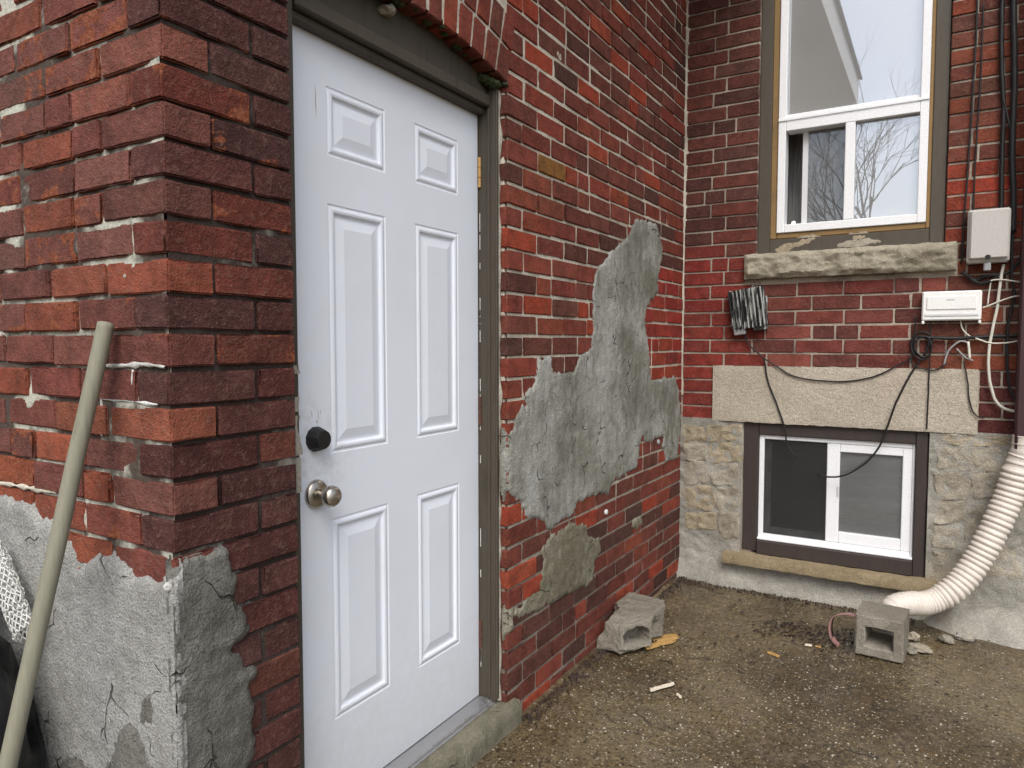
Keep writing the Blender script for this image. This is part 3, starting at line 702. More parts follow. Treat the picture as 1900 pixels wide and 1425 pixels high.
# darker damp stains low on the pier parging: separate thin skim patches
for s_, poly in enumerate(([(-.20, .49), (-.155, .56), (-.12, .555), (-.10, .50), (-.06, .47), (-.07, .38), (-.17, .36), (-.24, .42)], [(-.43, .36), (-.36, .40), (-.28, .38), (-.22, .30), (-.45, .2), (-.5, .28)], [(-.11, .62), (-.08, .63), (-.075, .59), (-.10, .58)])):
    parging('damp_skim', poly, lambda u, v, d: (u, -.0115 - d * .25, v), 'parge_dark', pier, .004, .02, .008, 20 + s_, rough=.002, feather=.014)
# white joint smears and blobs on the pier
def smear(pts, wdt, mat, parent, place, seed):
    P_ = spline([Vector((a, b, 0)) for a, b in pts], .006); V = []; F = []
    for i, p in enumerate(P_):
        t = (P_[min(i + 1, len(P_) - 1)] - P_[max(i - 1, 0)]).normalized(); nrm = Vector((-t.y, t.x, 0)); ww = wdt * .62 * (.75 + .9 * mnoise.noise(p * 30 + Vector((seed, 0, 0)))) * min(1, .3 + 4 * min(i, len(P_) - 1 - i) / len(P_))
        for s__, h in ((-1, -.006), (-.6, .0005), (0, .002 + .002 * mnoise.noise(p * 50)), (.6, .0005), (1, -.006)):
            q = p + nrm * ww * s__; V.append(place(q.x, q.y, h))
    for i in range(len(P_) - 1):
        for k in range(4): a = i * 5 + k; F.append((a, a + 5, a + 6, a + 1))
    m_ = MB(); m_.v = V; m_.f = F; return m_.build('mortar_smear', mat, parent, True)
for i, (pts, wd) in enumerate([([(-.23, 1.295), (-.15, 1.297), (-.09, 1.301), (-.015, 1.296)], .010), ([(-.122, 1.29), (-.124, 1.255), (-.124, 1.22)], .008), ([(-.26, 1.226), (-.16, 1.226), (-.04, 1.222)], .006), ([(-.238, 1.225), (-.24, 1.18), (-.24, 1.148)], .006), ([(-.7, 1.002), (-.6, 1.004), (-.43, 1.006)], .009)]):
    smear(pts, wd * 1.25, 'mortar_white' if i < 4 else 'mortar_side', pier, lambda u, v, d: (u, -d * .5 + .001, v), i)
for i, (y, z, r) in enumerate(((2.086, .59, .013), (2.767, .825, .015))):
    m_ = MB(); m_.lathe([(r, 0), (r * .9, .008), (r * .5, .011), (0, .010)], (.001, y, z), (1, 0, 0), 9); smooth_angle(m_.build('plaster_plug', 'mortar_white' if i == 0 else 'cable_grey', side))
m_ = MB(); m_.lathe([(.010, 0), (.009, .005), (.005, .008), (0, .007)], (-.002, -.011, .872), (.6, -.7, 0), 7); m_.build('plaster_blob', 'mortar_white', pier)

# ---- eaves of the extension (seen in the window glass)
rf = MB(); rf.box(-1.6, .50, -.30, BY - .01, 3.62, 3.66, .003); soff = rf.build('roof', 'soffit', EXT)
r2 = MB(); r2.box(.50, .53, -.33, BY - .01, 3.60, 3.86, .003); r2.box(-1.6, .50, -.33, -.301, 3.60, 3.86, .003); r2.build('fascia', 'soffit', soff)
r3 = MB(); r3.add([(.56, -.36, 3.865), (-1.9, -.36, 4.9), (-1.9, BY - .01, 4.9), (.56, BY - .01, 3.865), (.56, -.36, 3.845), (-1.9, -.36, 4.88), (-1.9, BY - .01, 4.88), (.56, BY - .01, 3.845)], [(0, 3, 2, 1), (4, 5, 6, 7), (0, 4, 7, 3), (0, 1, 5, 4), (1, 2, 6, 5), (2, 3, 7, 6)]); r3.build('roof_shingles', 'shingle', soff)

# ------------------------------------------------------------------ house wall
HT = 3.55; HC = .075
OPU = (.400, 1.268, 1.815, HT)              # upper window opening
OPL = (.345, 1.232, .17, .925)              # basement opening
LIN = (.180, 1.424, .915, 1.222); SIL = (.347, 1.318, 1.69, 1.822)
def house_depth(u, v): return min(-.002, -.0055 + .004 * mnoise.noise(Vector((u * 5, v * 6, 31)))) + .0008 * mnoise.noise(Vector((u * 60, v * 60, 1)))
mb = MB()
mb.add(*grid_sheet(-.02, 2.1, .90, HT, .012, house_depth, PYB, lambda u, v: not (OPU[0] - .0 < u < OPU[1] and v > OPU[2]) and not (LIN[0] + .02 < u < LIN[1] - .02 and v < LIN[3] - .02)))
mb.box(-.3, OPU[0] - .001, BY + .02, BY + .32, .0, 5.8, .002); mb.box(OPU[1] + .001, 4.0, BY + .02, BY + .32, .0, 5.8, .002)
mb.box(OPU[0] - .001, OPU[1] + .001, BY + .02, BY + .32, .925, OPU[2] - .002, .001); mb.box(OPU[0] - .001, OPU[1] + .001, BY + .02, BY + .32, HT, 5.8, .001)
mb.box(OPU[0] - .001, OPU[1] + .001, BY + .02, BY + .32, -.2, .12, .001)
mb.box(2.1, 4.0, BY, BY + .019, 0, 5.8, .001)
hw = mb.build('wall', 'mortar_house', HOUSE, True)
BWh = BrickWall(hw, 300)
H_dark = [lin(88, 54, 50), lin(82, 52, 49), lin(94, 55, 50), lin(78, 50, 48), lin(98, 58, 52)]
H_right = [lin(104, 60, 50), lin(112, 63, 49), lin(97, 58, 50), lin(118, 64, 48), lin(92, 56, 50)]
H_red = [lin(121, 51, 47), lin(116, 50, 46), lin(124, 54, 48), lin(112, 51, 46)]
H_mid = [lin(108, 58, 54), lin(98, 56, 52), lin(114, 64, 58), lin(90, 52, 50)]
def house_col(x, z):
    if x < .30 and z < 1.78 or (x < .42 and z < 1.60 and random.random() < .75): return jit(random.choice(H_red), .07), .1
    if x < .42 and z < 1.86 and random.random() < .5: return jit(random.choice(H_red), .12), .1
    if x < .42: return jit(random.choice(H_dark), .1), random.choice([0, .05, .15])
    if z < 1.25 and x > 1.4: return jit(lin(84, 46, 46), .1), .05
    if x > 1.25: 
        if 1.85 < z < 2.2 and random.random() < .6: return jit(lin(130, 60, 46), .1), .35
        return jit(random.choice(H_right), .14), random.choice([0, .1, .3])
    return jit(random.choice(H_mid), .12), random.choice([0, .1, .25])
def lay(x0, x1, k, start):
    """bricks of course k between x0 and x1; start = x of the running-bond joint"""
    z0 = .991 + k * HC; zc = z0 + HC / 2; p = .2265
    js = []; j = start - 30 * p
    while j < x1 + p:
        if x0 + .035 < j < x1 - .035: js.append(j + random.uniform(-.006, .006))
        j += p
    edges = [x0] + js + [x1]; i = 0
    for a, b in zip(edges[:-1], edges[1:]):
        segs = [(a, b)]
        if b - a > .18 and random.random() < .10: segs = [(a, (a + b) / 2), ((a + b) / 2, b)]
        for (s0, s1) in segs:
            L = s1 - s0 - JW; xc = (s0 + s1) / 2
            if L < .02: continue
            c, wr = house_col(xc, zc)
            BWh.put((xc, BY + random.uniform(-.003, .0012), zc + random.uniform(-.0015, .0015)), 0, L, HC - JH * random.uniform(.9, 1.25), .1, c, wr, False, random.uniform(-.004, .004), random.uniform(-.015, .015))
for k in range(-1, 35):
    z0 = .991 + k * HC; z1 = z0 + HC; zc = (z0 + z1) / 2
    if zc > HT: break
    st = .157 if k % 2 == 0 else .232
    spans = [(.002, 2.08)]
    def cut(sp, a, b):
        r = []
        for (p, q) in sp:
            if q <= a or p >= b: r.append((p, q)); continue
            if p < a: r.append((p, a))
            if q > b: r.append((b, q))
        return r
    if zc > OPU[2] - .01: spans = cut(spans, OPU[0] + .003, OPU[1] - .003)
    if SIL[2] - .02 < zc < SIL[3] + .01: spans = cut(spans, SIL[0] - .002, SIL[1] + .002)
    if zc < LIN[3]: spans = cut(spans, LIN[0] - .001, LIN[1] + .001)
    for (a, b) in spans: lay(a, b, k, st)
BWh.build()
# inner corner mortar strip
def strip(u): pass
m_ = MB(); V = []; F = []
zs = np.arange(1.05, 3.5, .012)
for z in zs:
    n_ = mnoise.noise(Vector((z * 6, 0, 4))); wd = max(.003, .009 + .009 * n_ + (.008 if z > 2.0 else -.003))
    V += [(-.002, BY - wd, z), (.003 + .002 * n_, BY - .004, z), (wd, BY + .002, z)]
for i in range(len(zs) - 1):
    a = i * 3; F += [(a, a + 3, a + 4, a + 1), (a + 1, a + 4, a + 5, a + 2)]
m_.v = V; m_.f = F; m_.build('mortar_fillet', 'mortar_side', hw, True)

def rock(name, x0, x1, z0, z1, yf, yb, mat, parent, amp, step=.012, seed=0, sc=14, chipz=0):
    """block with a broken face: sheet on the front, plain sides"""
    nu = int((x1 - x0) / step) + 2; nv = max(5, int((z1 - z0) / step) + 2); V = []; F = []
    for j in range(nv):
        for i in range(nu):
            u = x0 + (x1 - x0) * i / (nu - 1); v = z0 + (z1 - z0) * j / (nv - 1)
            e = min(u - x0, x1 - u, v - z0, z1 - v); f = max(0, min(1, e / (.022 if amp > .005 else .006)))
            n_ = fbm((u * sc * .6, v * sc, seed), 4)
            dz = 0
            if i in (0, nu - 1) or j in (0, nv - 1): dz = chipz * mnoise.noise(Vector((u * 25, v * 25, seed)))
            V.append((u, yf + (1 - f) * amp * .9 - f * amp * n_, v + dz))
    for j in range(nv - 1):
        for i in range(nu - 1): a = j * nu + i; F.append((a, a + 1, a + nu + 1, a + nu))
    per = [i for i in range(nu)] + [j * nu + nu - 1 for j in range(1, nv)] + [(nv - 1) * nu + i for i in range(nu - 2, -1, -1)] + [j * nu for j in range(nv - 2, 0, -1)]
    k = len(V)
    for p in per: V.append((V[p][0], yb, V[p][2]))
    n_ = len(per)
    for i in range(n_): F.append((per[i], k + i, k + (i + 1) % n_, per[(i + 1) % n_]))
    m_ = MB(); m_.v = V; m_.f = F; o = m_.build(name, mat, parent); return smooth_angle(o, 42)
rock('lintel', *LIN, BY - .012, BY + .15, 'lintel', HOUSE, .0022, .02, 3, 8, .004)
rock('sill', *SIL, BY - .055, BY + .12, 'sandstone', HOUSE, .018, .008, 5, 20, .005)

# ---- upper window
win = MB()
def casing_boards(m_, x0, x1, z0, z1, t, yf, yb_, bottom):
    m_.box(x0, x0 + t, yf, yb_, z0, z1, .003); m_.box(x1 - t, x1, yf, yb_, z0, z1, .003); m_.box(x0 + t + .0005, x1 - t - .0005, yf + .002, yb_, z0, z0 + bottom, .003)
casing_boards(win, OPU[0] + .002, OPU[1] - .002, OPU[2] + .001, HT - .001, .062, BY + .018, BY + .15, .083)
wu = win.build('window', 'casing', HOUSE); tag(wu, label='tall white vinyl window in taupe wooden casing above rough stone sill')
fo = MB(); x0, x1, z0, z1 = .464, 1.204, 1.899, HT - .01
fo.box(x0, x0 + .034, BY + .022, BY + .12, z0 + .001, z1, .004); fo.box(x1 - .018, x1, BY + .022, BY + .12, z0 + .001, z1, .004); fo.box(x0 + .035, x1 - .019, BY + .022, BY + .12, z0 + .001, z0 + .03, .004)
fo.build('foam_strip', 'foam', wu)
vf = MB(); X0, X1, Z0 = .4985, 1.187, 1.93; yf = BY + .012
vf.box(X0, X0 + .038, yf, yf + .09, Z0, HT - .02, .003); vf.box(X1 - .038, X1, yf, yf + .09, Z0, HT - .02, .003); vf.box(X0 + .0385, X1 - .0385, yf, yf + .09, Z0, Z0 + .042, .003)
vf.box(X0 + .0385, X1 - .0385, yf, yf + .09, 2.458, 2.512, .003); vf.box(X0 + .0005, X1 - .0005, yf - .006, yf - .0005, 2.511, 2.524, .001)
vf.box(X0 + .014, X1 - .014, yf + .012, yf + .08, 2.5125, 2.545, .003)
vf.box(.822, .868, yf + .0005, yf + .08, Z0 + .0425, 2.4575, .003)
vf.build('frame', 'vinyl', wu)
gp = MB(); gp.box(X0 + .039, X1 - .039, yf + .045, yf + .049, 2.546, HT - .02, .0005); gp.build('pane', 'glass', wu)
gp = MB(); gp.box(.8685, X1 - .0385, yf + .035, yf + .039, Z0 + .043, 2.457, .0005); gp.build('pane', 'glass', wu)
# the slid-back inner sash seen in the open left half, and the sash rail behind the right pane
sa = MB(); sa.box(.612, .640, yf + .060, yf + .078, Z0 + .043, 2.457, .002); sa.build('sash', 'vinyl_dirty', wu)
gp = MB(); gp.box(.6405, .8215, yf + .066, yf + .069, Z0 + .043, 2.457, .0005); gp.build('pane', 'glass_dusty', wu)
sa = MB(); sa.box(.915, .945, yf + .050, yf + .07, Z0 + .043, 2.457, .002); sa.build('sash', 'vinyl', wu)
m_ = MB(); m_.lathe([(.012, 0), (.012, .004), (.008, .006), (0, .006)], (.575, yf + .058, 1.985), (0, -1, 0), 12); m_.build('latch', 'vinyl', wu)
# peeling paint on the bottom board
for i, poly in enumerate(([(.50, 1.84), (.52, 1.868), (.60, 1.872), (.64, 1.888), (.70, 1.892), (.66, 1.872), (.585, 1.85), (.54, 1.825)], [(.80, 1.845), (.84, 1.865), (.95, 1.868), (.99, 1.855), (.93, 1.842), (.86, 1.835)], [(.83, 1.878), (.86, 1.884), (.92, 1.882), (.90, 1.872)])):
    parging('bare_wood', poly, lambda u, v, d: (u, BY + .0195 - d * .2, v), 'stone_tan' if i != 1 else 'stone_grey', wu, .003, .012, .006, 40 + i, rough=.001, feather=.012)

# ---- basement window
bw = MB()
a, b, c, d = OPL
bw.box(a + .004, .4285, BY + .015, BY + .14, .20, d - .004, .004); bw.box(1.176, b - .004, BY + .010, BY + .14, .185, d - .004, .004); bw.box(.429, 1.1755, BY + .012, BY + .14, .848, d - .004, .004); bw.box(.429, 1.1755, BY - .004, BY + .14, .19, .268, .005)
wl = bw.build('window', 'frame_dark', HOUSE); tag(wl, label='low white sliding basement window set in dark brown boards')
vf = MB(); X0, X1, Z0, Z1 = .4295, 1.175, .2685, .8475; yf = BY + .03
vf.box(X0, X0 + .026, yf, yf + .08, Z0, Z1, .003); vf.box(X1 - .012, X1, yf, yf + .08, Z0, Z1, .003); vf.box(X0 + .0265, X1 - .0125, yf, yf + .08, Z0, Z0 + .032, .003); vf.box(X0 + .0265, X1 - .0125, yf, yf + .08, Z1 - .024, Z1, .003)
vf.box(X0, X1, yf - .022, yf - .001, Z0 + .001, Z0 + .012, .002)
vf.build('frame', 'vinyl', wl)
sh = MB(); s0, s1, t0, t1 = .772, 1.1625, Z0 + .033, Z1 - .025; ys_ = yf + .004
sh.box(s0, s0 + .062, ys_, ys_ + .035, t0, t1, .003); sh.box(s1 - .042, s1, ys_, ys_ + .035, t0, t1, .003); sh.box(s0 + .0625, s1 - .0425, ys_, ys_ + .035, t0, t0 + .058, .003); sh.box(s0 + .0625, s1 - .0425, ys_, ys_ + .035, t1 - .042, t1, .003)
sh.build('sash', 'vinyl', wl)
gp = MB(); gp.box(s0 + .062, s1 - .042, ys_ + .016, ys_ + .020, t0 + .057, t1 - .041, .0005); gp.build('pane', 'glass_dusty', wl)
sh = MB(); u0, u1 = X0 + .027, .790
sh.box(u0, u0 + .028, yf + .045, yf + .07, t0, t1, .003); sh.box(u0 + .0285, u1, yf + .045, yf + .07, t0, t0 + .03, .003); sh.box(u0 + .0285, u1, yf + .045, yf + .07, t1 - .02, t1, .003); sh.build('sash', 'vinyl_dirty', wl)
gp = MB(); gp.box(u0 + .0285, u1, yf + .055, yf + .058, t0 + .0305, t1 - .0205, .0005); gp.build('pane', 'glass_plain', wl)
sc_ = MB(); sc_.box(X0 + .027, s0 - .001, yf + .012, yf + .0135, t0 + .001, t1 - .001, .0003); sc_.build('insect_screen', 'screen', wl)
m_ = MB(); m_.box(s0 + .052, s0 + .062, ys_ - .006, ys_ - .0005, .545, .60, .002); m_.build('latch', 'vinyl_dirty', wl)

# ---- rubble foundation
def base_depth(u, v):
    n_ = .012 * fbm((u * 3.2, v * 3.6, 50), 4) + .005 * fbm((u * 28, v * 34, 3), 3) + .006 * mnoise.noise(Vector((u * 17, v * 19, 2)))
    foot = max(0, min(1, (.16 - v) / .16)); foot = foot * foot
    return .002 + n_ + .06 * foot * (1 + .8 * mnoise.noise(Vector((u * 5, 1, 7))))
mb = MB(); mb.add(*grid_sheet(-.02, 2.4, -.03, .925, .011, base_depth, PYB, lambda u, v: not (OPL[0] < u < OPL[1] and v > OPL[2])))
mb.box(OPL[0] - .06, OPL[0], BY + .004, BY + .15, .15, .92, .004); mb.box(OPL[1], OPL[1] + .06, BY + .004, BY + .15, .15, .92, .004)
found = mb.build('foundation', 'parge_base', HOUSE, True)
STONES = [[(0.006, 0.884), (0.141, 0.886), (0.153, 0.792), (0.013, 0.771)], [(0.147, 0.881), (0.338, 0.898), (0.339, 0.81), (0.159, 0.792)], [(0.013, 0.765), (0.148, 0.78), (0.15, 0.685), (0.015, 0.673)], [(0.159, 0.781), (0.339, 0.799), (0.336, 0.695), (0.171, 0.67)], [(0.02, 0.663), (0.155, 0.68), (0.162, 0.557), (0.022, 0.532)], [(0.168, 0.659), (0.331, 0.684), (0.328, 0.564), (0.178, 0.543)], [(0.017, 0.521), (0.194, 0.545), (0.196, 0.411), (0.024, 0.38)], [(0.205, 0.535), (0.334, 0.554), (0.331, 0.417), (0.212, 0.397)], [(0.024, 0.369), (0.212, 0.39), (0.203, 0.294), (0.026, 0.281)], [(0.221, 0.39), (0.336, 0.407), (0.334, 0.259), (0.256, 0.248), (0.224, 0.297)],
 [(1.252, 0.906), (1.419, 0.912), (1.571, 0.909), (1.579, 0.879), (1.391, 0.857), (1.26, 0.87)], [(1.261, 0.856), (1.384, 0.82), (1.413, 0.738), (1.272, 0.734)], [(1.406, 0.849), (1.508, 0.861), (1.56, 0.83), (1.541, 0.749), (1.424, 0.739)], [(1.257, 0.714), (1.365, 0.72), (1.426, 0.676), (1.398, 0.601), (1.276, 0.587)], [(1.402, 0.723), (1.534, 0.74), (1.501, 0.622), (1.428, 0.605)], [(1.269, 0.577), (1.399, 0.592), (1.379, 0.481), (1.264, 0.475)], [(1.264, 0.457), (1.372, 0.471), (1.352, 0.359), (1.259, 0.354)], [(1.26, 0.34), (1.33, 0.346), (1.317, 0.271), (1.254, 0.27)], [(1.473, 0.601), (1.502, 0.595), (1.447, 0.463), (1.389, 0.401), (1.393, 0.528)],
 [(1.57, .70), (1.75, .71), (1.76, .58), (1.58, .56)], [(1.59, .85), (1.78, .86), (1.77, .73), (1.6, .72)], [(1.45, .38), (1.60, .40), (1.62, .26), (1.47, .25)]]
tans = {0, 1, 3, 6, 8, 10}
for si, P in enumerate(STONES):
    P = [Vector((x, z, 0)) for x, z in P]; cen = sum(P, Vector()) / len(P); ring = []
    for i in range(len(P)):
        a_, b_ = P[i], P[(i + 1) % len(P)]; n_ = max(2, int((b_ - a_).length / .022))
        for k in range(n_): ring.append(a_.lerp(b_, k / n_))
    # round the corners and roughen the outline
    rr = []
    for i, p in enumerate(ring):
        q = (ring[i - 1] + p * 4 + ring[(i + 1) % len(ring)]) / 6; q = q + (cen - q).normalized() * (-.003 + .016 * mnoise.noise(q * 22 + Vector((si, 0, 0))) + .007 * mnoise.noise(q * 70 + Vector((si, 0, 0)))); rr.append(q)
    V = []; F = []; n_ = len(rr); proud = random.uniform(.001, .007) if si < 10 else random.uniform(.0, .003)
    levels = [(0, -.02), (0, .35), (.05, .85), (.16, 1.0), (.32, 1.05), (.52, 1.0), (.74, 1.05)]
    for (ins, hf) in levels:
        for p in rr:
            q = p.lerp(cen, ins); base = base_depth(q.x, q.y)
            h = base + (proud * hf if hf > 0 else hf) + (.010 * fbm((q.x * 24, q.y * 24, si), 4) if hf > .2 else 0); V.append(PYB(q.x, q.y, h))
    for L_ in range(len(levels) - 1):
        for i in range(n_): a_ = L_ * n_ + i; b_ = L_ * n_ + (i + 1) % n_; F.append((a_, a_ + n_, b_ + n_, b_))
    F.append(tuple(range((len(levels) - 1) * n_, len(levels) * n_)))
    m_ = MB(); m_.v = V; m_.f = [f[::-1] for f in F]; smooth_angle(m_.build('stone', 'stone_tan' if si in tans else 'stone_grey', found), 50)
rock('sill', .262, 1.318, .135, .189, BY - .075, BY + .1, 'ochre_sill', HOUSE, .002, .012, 9, 12, .004)

# ---- rooms behind the windows
def room(name, x0, x1, y0, y1, z0, z1, mat, hole):
    m_ = MB()
    m_.add([(x0, y0, z0), (x1, y0, z0), (x1, y1, z0), (x0, y1, z0), (x0, y0, z1), (x1, y0, z1), (x1, y1, z1), (x0, y1, z1)], [(0, 1, 2, 3), (7, 6, 5, 4), (1, 5, 6, 2), (3, 2, 6, 7), (0, 3, 7, 4)])
    return tag(m_.build(name, mat), kind='structure')
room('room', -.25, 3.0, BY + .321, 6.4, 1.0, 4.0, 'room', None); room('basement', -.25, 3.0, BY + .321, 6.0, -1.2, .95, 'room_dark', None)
bl = MB(); bl.box(.50, 1.19, BY + .105, BY + .109, 2.56, 3.7, .001); bl.build('pane_lightener', 'vinyl', None, label='white sheet added behind the upper pane of the tall window to lighten it', cat='pane_lightener')  # white sheet added to lift the tone of the upper pane
cu = MB(); V = []; F = []
for i in range(40):
    x = .47 + .16 * i / 39
    for z in (1.6, 3.7): V.append((x, BY + .30 + .012 * math.sin(i * 1.1), z))
for i in range(39): F.append((i * 2, i * 2 + 2, i * 2 + 3, i * 2 + 1))
cu.v = V; cu.f = F; cu.build('curtain', 'curtain', None, True, label='grey curtain hanging inside the tall upper window', cat='curtain')

# ------------------------------------------------------------------ door step
st = MB(); V, F = grid_sheet(.18, 1.285, -.02, .082, .012, lambda u, v: 0, lambda u, v, d: (u, v, d))
st_o = rock('door_step', .18, 1.29, -.03, .084, 0, .2, 'concrete_step', None, .0, .02, 77)
# rebuild facing +X: front at x = .032
me = st_o.data
for v in me.vertices:
    u, d, z = v.co
    v.co = (.032 - d + (.004 * fbm((u * 7, z * 9, 3), 3) if d < .1 else 0) - (.012 * max(0, (z - .07) / .014) if d < .1 and z > .07 else 0), u, z + (.002 * fbm((u * 9, 2, 2), 2) if z > .07 else 0))
me.flip_normals(); me.update()
tag(st_o, 'low weathered concrete step under the white door', 'step')

# ------------------------------------------------------------------ blocks on the ground
def grid_block(nx_, ny_, nz_, size):
    """closed lattice surface of a box, centred in x,y with its base at z = 0"""
    idx = {}; V = []; F = []
    def vid(i, j, k):
        if (i, j, k) not in idx: idx[(i, j, k)] = len(V); V.append(Vector(((i / nx_ - .5) * size[0], (j / ny_ - .5) * size[1], k / nz_ * size[2])))
        return idx[(i, j, k)]
    for i in range(nx_):
        for j in range(ny_): F.append((vid(i, j, 0), vid(i, j + 1, 0), vid(i + 1, j + 1, 0), vid(i + 1, j, 0))); F.append((vid(i, j, nz_), vid(i + 1, j, nz_), vid(i + 1, j + 1, nz_), vid(i, j + 1, nz_)))
    for i in range(nx_):
        for k in range(nz_): F.append((vid(i, 0, k), vid(i + 1, 0, k), vid(i + 1, 0, k + 1), vid(i, 0, k + 1))); F.append((vid(i, ny_, k), vid(i, ny_, k + 1), vid(i + 1, ny_, k + 1), vid(i + 1, ny_, k)))
    for j in range(ny_):
        for k in range(nz_): F.append((vid(0, j, k), vid(0, j, k + 1), vid(0, j + 1, k + 1), vid(0, j + 1, k))); F.append((vid(nx_, j, k), vid(nx_, j + 1, k), vid(nx_, j + 1, k + 1), vid(nx_, j, k + 1)))
    return V, F
def sstep(a, b, x): t = max(0, min(1, (x - a) / (b - a))); return t * t * (3 - 2 * t)
# hollow half block: four walls round a square core that faces the camera
hb = MB(); S = .186; Hh = .178; D_ = .20; wl_ = .040
def ringpts(x0, x1, z0, z1, n=7):
    p = []
    for i in range(n): p.append((x0 + (x1 - x0) * i / n, z0))
    for i in range(n): p.append((x1, z0 + (z1 - z0) * i / n))
    for i in range(n): p.append((x1 - (x1 - x0) * i / n, z1))
    for i in range(n): p.append((x0, z1 - (z1 - z0) * i / n))
    return p
o_ = ringpts(-S / 2, S / 2, 0, Hh); i_ = ringpts(-S / 2 + wl_, S / 2 - wl_, wl_ + .003, Hh - wl_ - .010)
n_ = len(o_); V = []; F = []; layers = []
for (pts, y, sh_) in [(o_, -D_ / 2 + .006, 0), (o_, -D_ / 2, .006), (i_, -D_ / 2, -.004), (i_, -D_ / 2 + .006, 0), (i_, D_ / 2 - .004, 0), (o_, D_ / 2, .005), (o_, D_ / 2 - .006, 0), (o_, 0, 0)]:
    for (x, z) in pts:
        cx, cz = x, z - Hh / 2; L_ = max(1e-6, math.hypot(cx, cz)); f = 1 - sh_ / L_ * 1.3
        q = Vector((cx * f, y, cz * f + Hh / 2)); q += Vector([mnoise.noise(q * 30 + Vector((s_ * 9, 0, 0))) for s_ in range(3)]) * .0028; V.append(q)
for a_ in range(8):
    b_ = (a_ + 1) % 8
    for k in range(n_): k2 = (k + 1) % n_; F.append((a_ * n_ + k, b_ * n_ + k, b_ * n_ + k2, a_ * n_ + k2))
mt = Matrix.Translation((1.083, 2.615, 0)) @ Matrix.Rotation(R(-4), 4, 'Z')
hb.v = [tuple(mt @ v) for v in V]; hb.f = F
smooth_angle(hb.build('hollow_block', 'concrete_block', None, label='hollow square concrete block under the end of the corrugated hose', cat='concrete block'), 35)
# broken block against the side wall
V, F = grid_block(36, 60, 28, (.21, .36, .150)); out = []
for p in V:
    u, v_, w_ = p.x / .105, p.y / .18, p.z / .150       # -1..1, -1..1, 0..1
    q = p.copy(); rg = .10 * mnoise.noise(p * 26) + .06 * mnoise.noise(p * 70)
    # near corner cut off on the diagonal: that face carries the broken-open core
    dg = max(0, min(1, (v_ + 1) / .62)); xm = .012 + .093 * dg
    if u > 0: q.x = u * xm
    top = .80 - .26 * ((v_ + .68) / .30) ** 2 + .4 * rg
    cav = sstep(-.93 + rg * .3, -.87 + rg * .3, v_) * (1 - sstep(-.48, -.40, v_ + rg * .4)) * sstep(.20, .28, w_ + .4 * rg) * (1 - sstep(top - .05, top + .04, w_)) * sstep(.6, .85, u)
    q.x -= .070 * cav; q.y += .062 * cav
    # far side torn open under the top shell
    tear = sstep(-.32, -.12, v_) * (1 - sstep(.72, .95, v_)) * sstep(.35, .9, u) * (1 - sstep(.66, .86, w_ + rg)); q.x -= .040 * tear * (.5 + .5 * math.sin(v_ * 7 + 2))
    q.x -= .03 * sstep(.5, 1, v_) * sstep(0, 1, u)
    # back corner next to the wall missing for the near half
    nt_ = sstep(-.35, -.8, u) * (1 - sstep(-.06, .04, v_ + rg)); q.x += .040 * nt_ * sstep(.3, .8, w_)
    q.z -= .020 * sstep(-.1, -1, v_) * w_
    lo = sstep(.16, 0, w_) * sstep(.3, 1, u); q.z += .018 * lo * max(0, .5 + 1.6 * mnoise.noise(Vector((v_ * 3.6, 3, 1)))); q.x -= .012 * lo
    r_ = [abs(u) ** 9 + abs(v_) ** 9, abs(u) ** 9 + abs(2 * w_ - 1) ** 9, abs(v_) ** 9 + abs(2 * w_ - 1) ** 9]; k = 1 - .032 * max(0, max(r_) - 1)
    q.x *= k; q.y *= k; q.z = (q.z - .075) * k + .075
    q += Vector([fbm((p.x * 16 + s_ * 20, p.y * 16, p.z * 16 + 5), 4) for s_ in range(3)]) * .0055
    q += Vector([mnoise.noise(p * 75 + Vector((s_ * 20, 0, 0))) for s_ in range(3)]) * .0018
    out.append(q)
mt = Matrix.Translation((.118, 2.155, .004)) @ Matrix.Rotation(R(-2), 4, 'Z')
bb = MB(); bb.v = [tuple(mt @ v) for v in out]; bb.f = F
smooth_angle(bb.build('broken_block', 'concrete_block', None, label='broken grey concrete block lying against the brick side wall', cat='concrete block'), 38)

# ------------------------------------------------------------------ downpipe and hose
dp = empty('drain_pipe', (1.6, BY - .1, 0), 'dark maroon downpipe ending in off-white corrugated hose at the right edge', 'drain pipe')
m_ = MB(); m_.box(1.562, 1.642, BY - .13, BY - .055, .86, 3.5, .008); m_.build('pipe', 'pipe', dp)
HP = [(1.602, BY - .092, .93), (1.598, BY - .092, .86), (1.585, 3.075, .803), (1.551, 3.067, .654), (1.496, 3.037, .492), (1.431, 3.007, .341), (1.361, 2.967, .232), (1.289, 2.93, .172), (1.236, 2.9, .150), (1.183, 2.86, .152), (1.128, 2.815, .145), (1.098, 2.79, .10), (1.088, 2.782, .03)]
sp = spline(HP, .0032); Ls = [0]
for a_, b_ in zip(sp[:-1], sp[1:]): Ls.append(Ls[-1] + (b_ - a_).length)
Lt = Ls[-1]
def hr(t):
    s_ = t * Lt
    if s_ < .07: return .047 + .002 * (1 if (s_ % .03) < .006 else 0)
    if s_ < .16: return .050 + .004 * max(0, math.sin(2 * math.pi * s_ / .03))
    if s_ > Lt - .34 and s_ < Lt - .22: pit = .016
    elif s_ < Lt - .34: pit = .0265
    else: pit = .018
    amp = (.0095 if pit > .02 else .0045) * (1 + .35 * mnoise.noise(Vector((s_ * 30, 4, 2))))
    return .0505 + .0022 * mnoise.noise(Vector((s_ * 9, 1, 1))) + amp * abs(math.sin(math.pi * s_ / pit)) ** .7
m_ = MB(); m_.tube(sp, hr, 26); hose = m_.build('corrugated_hose', 'hose', dp, True)

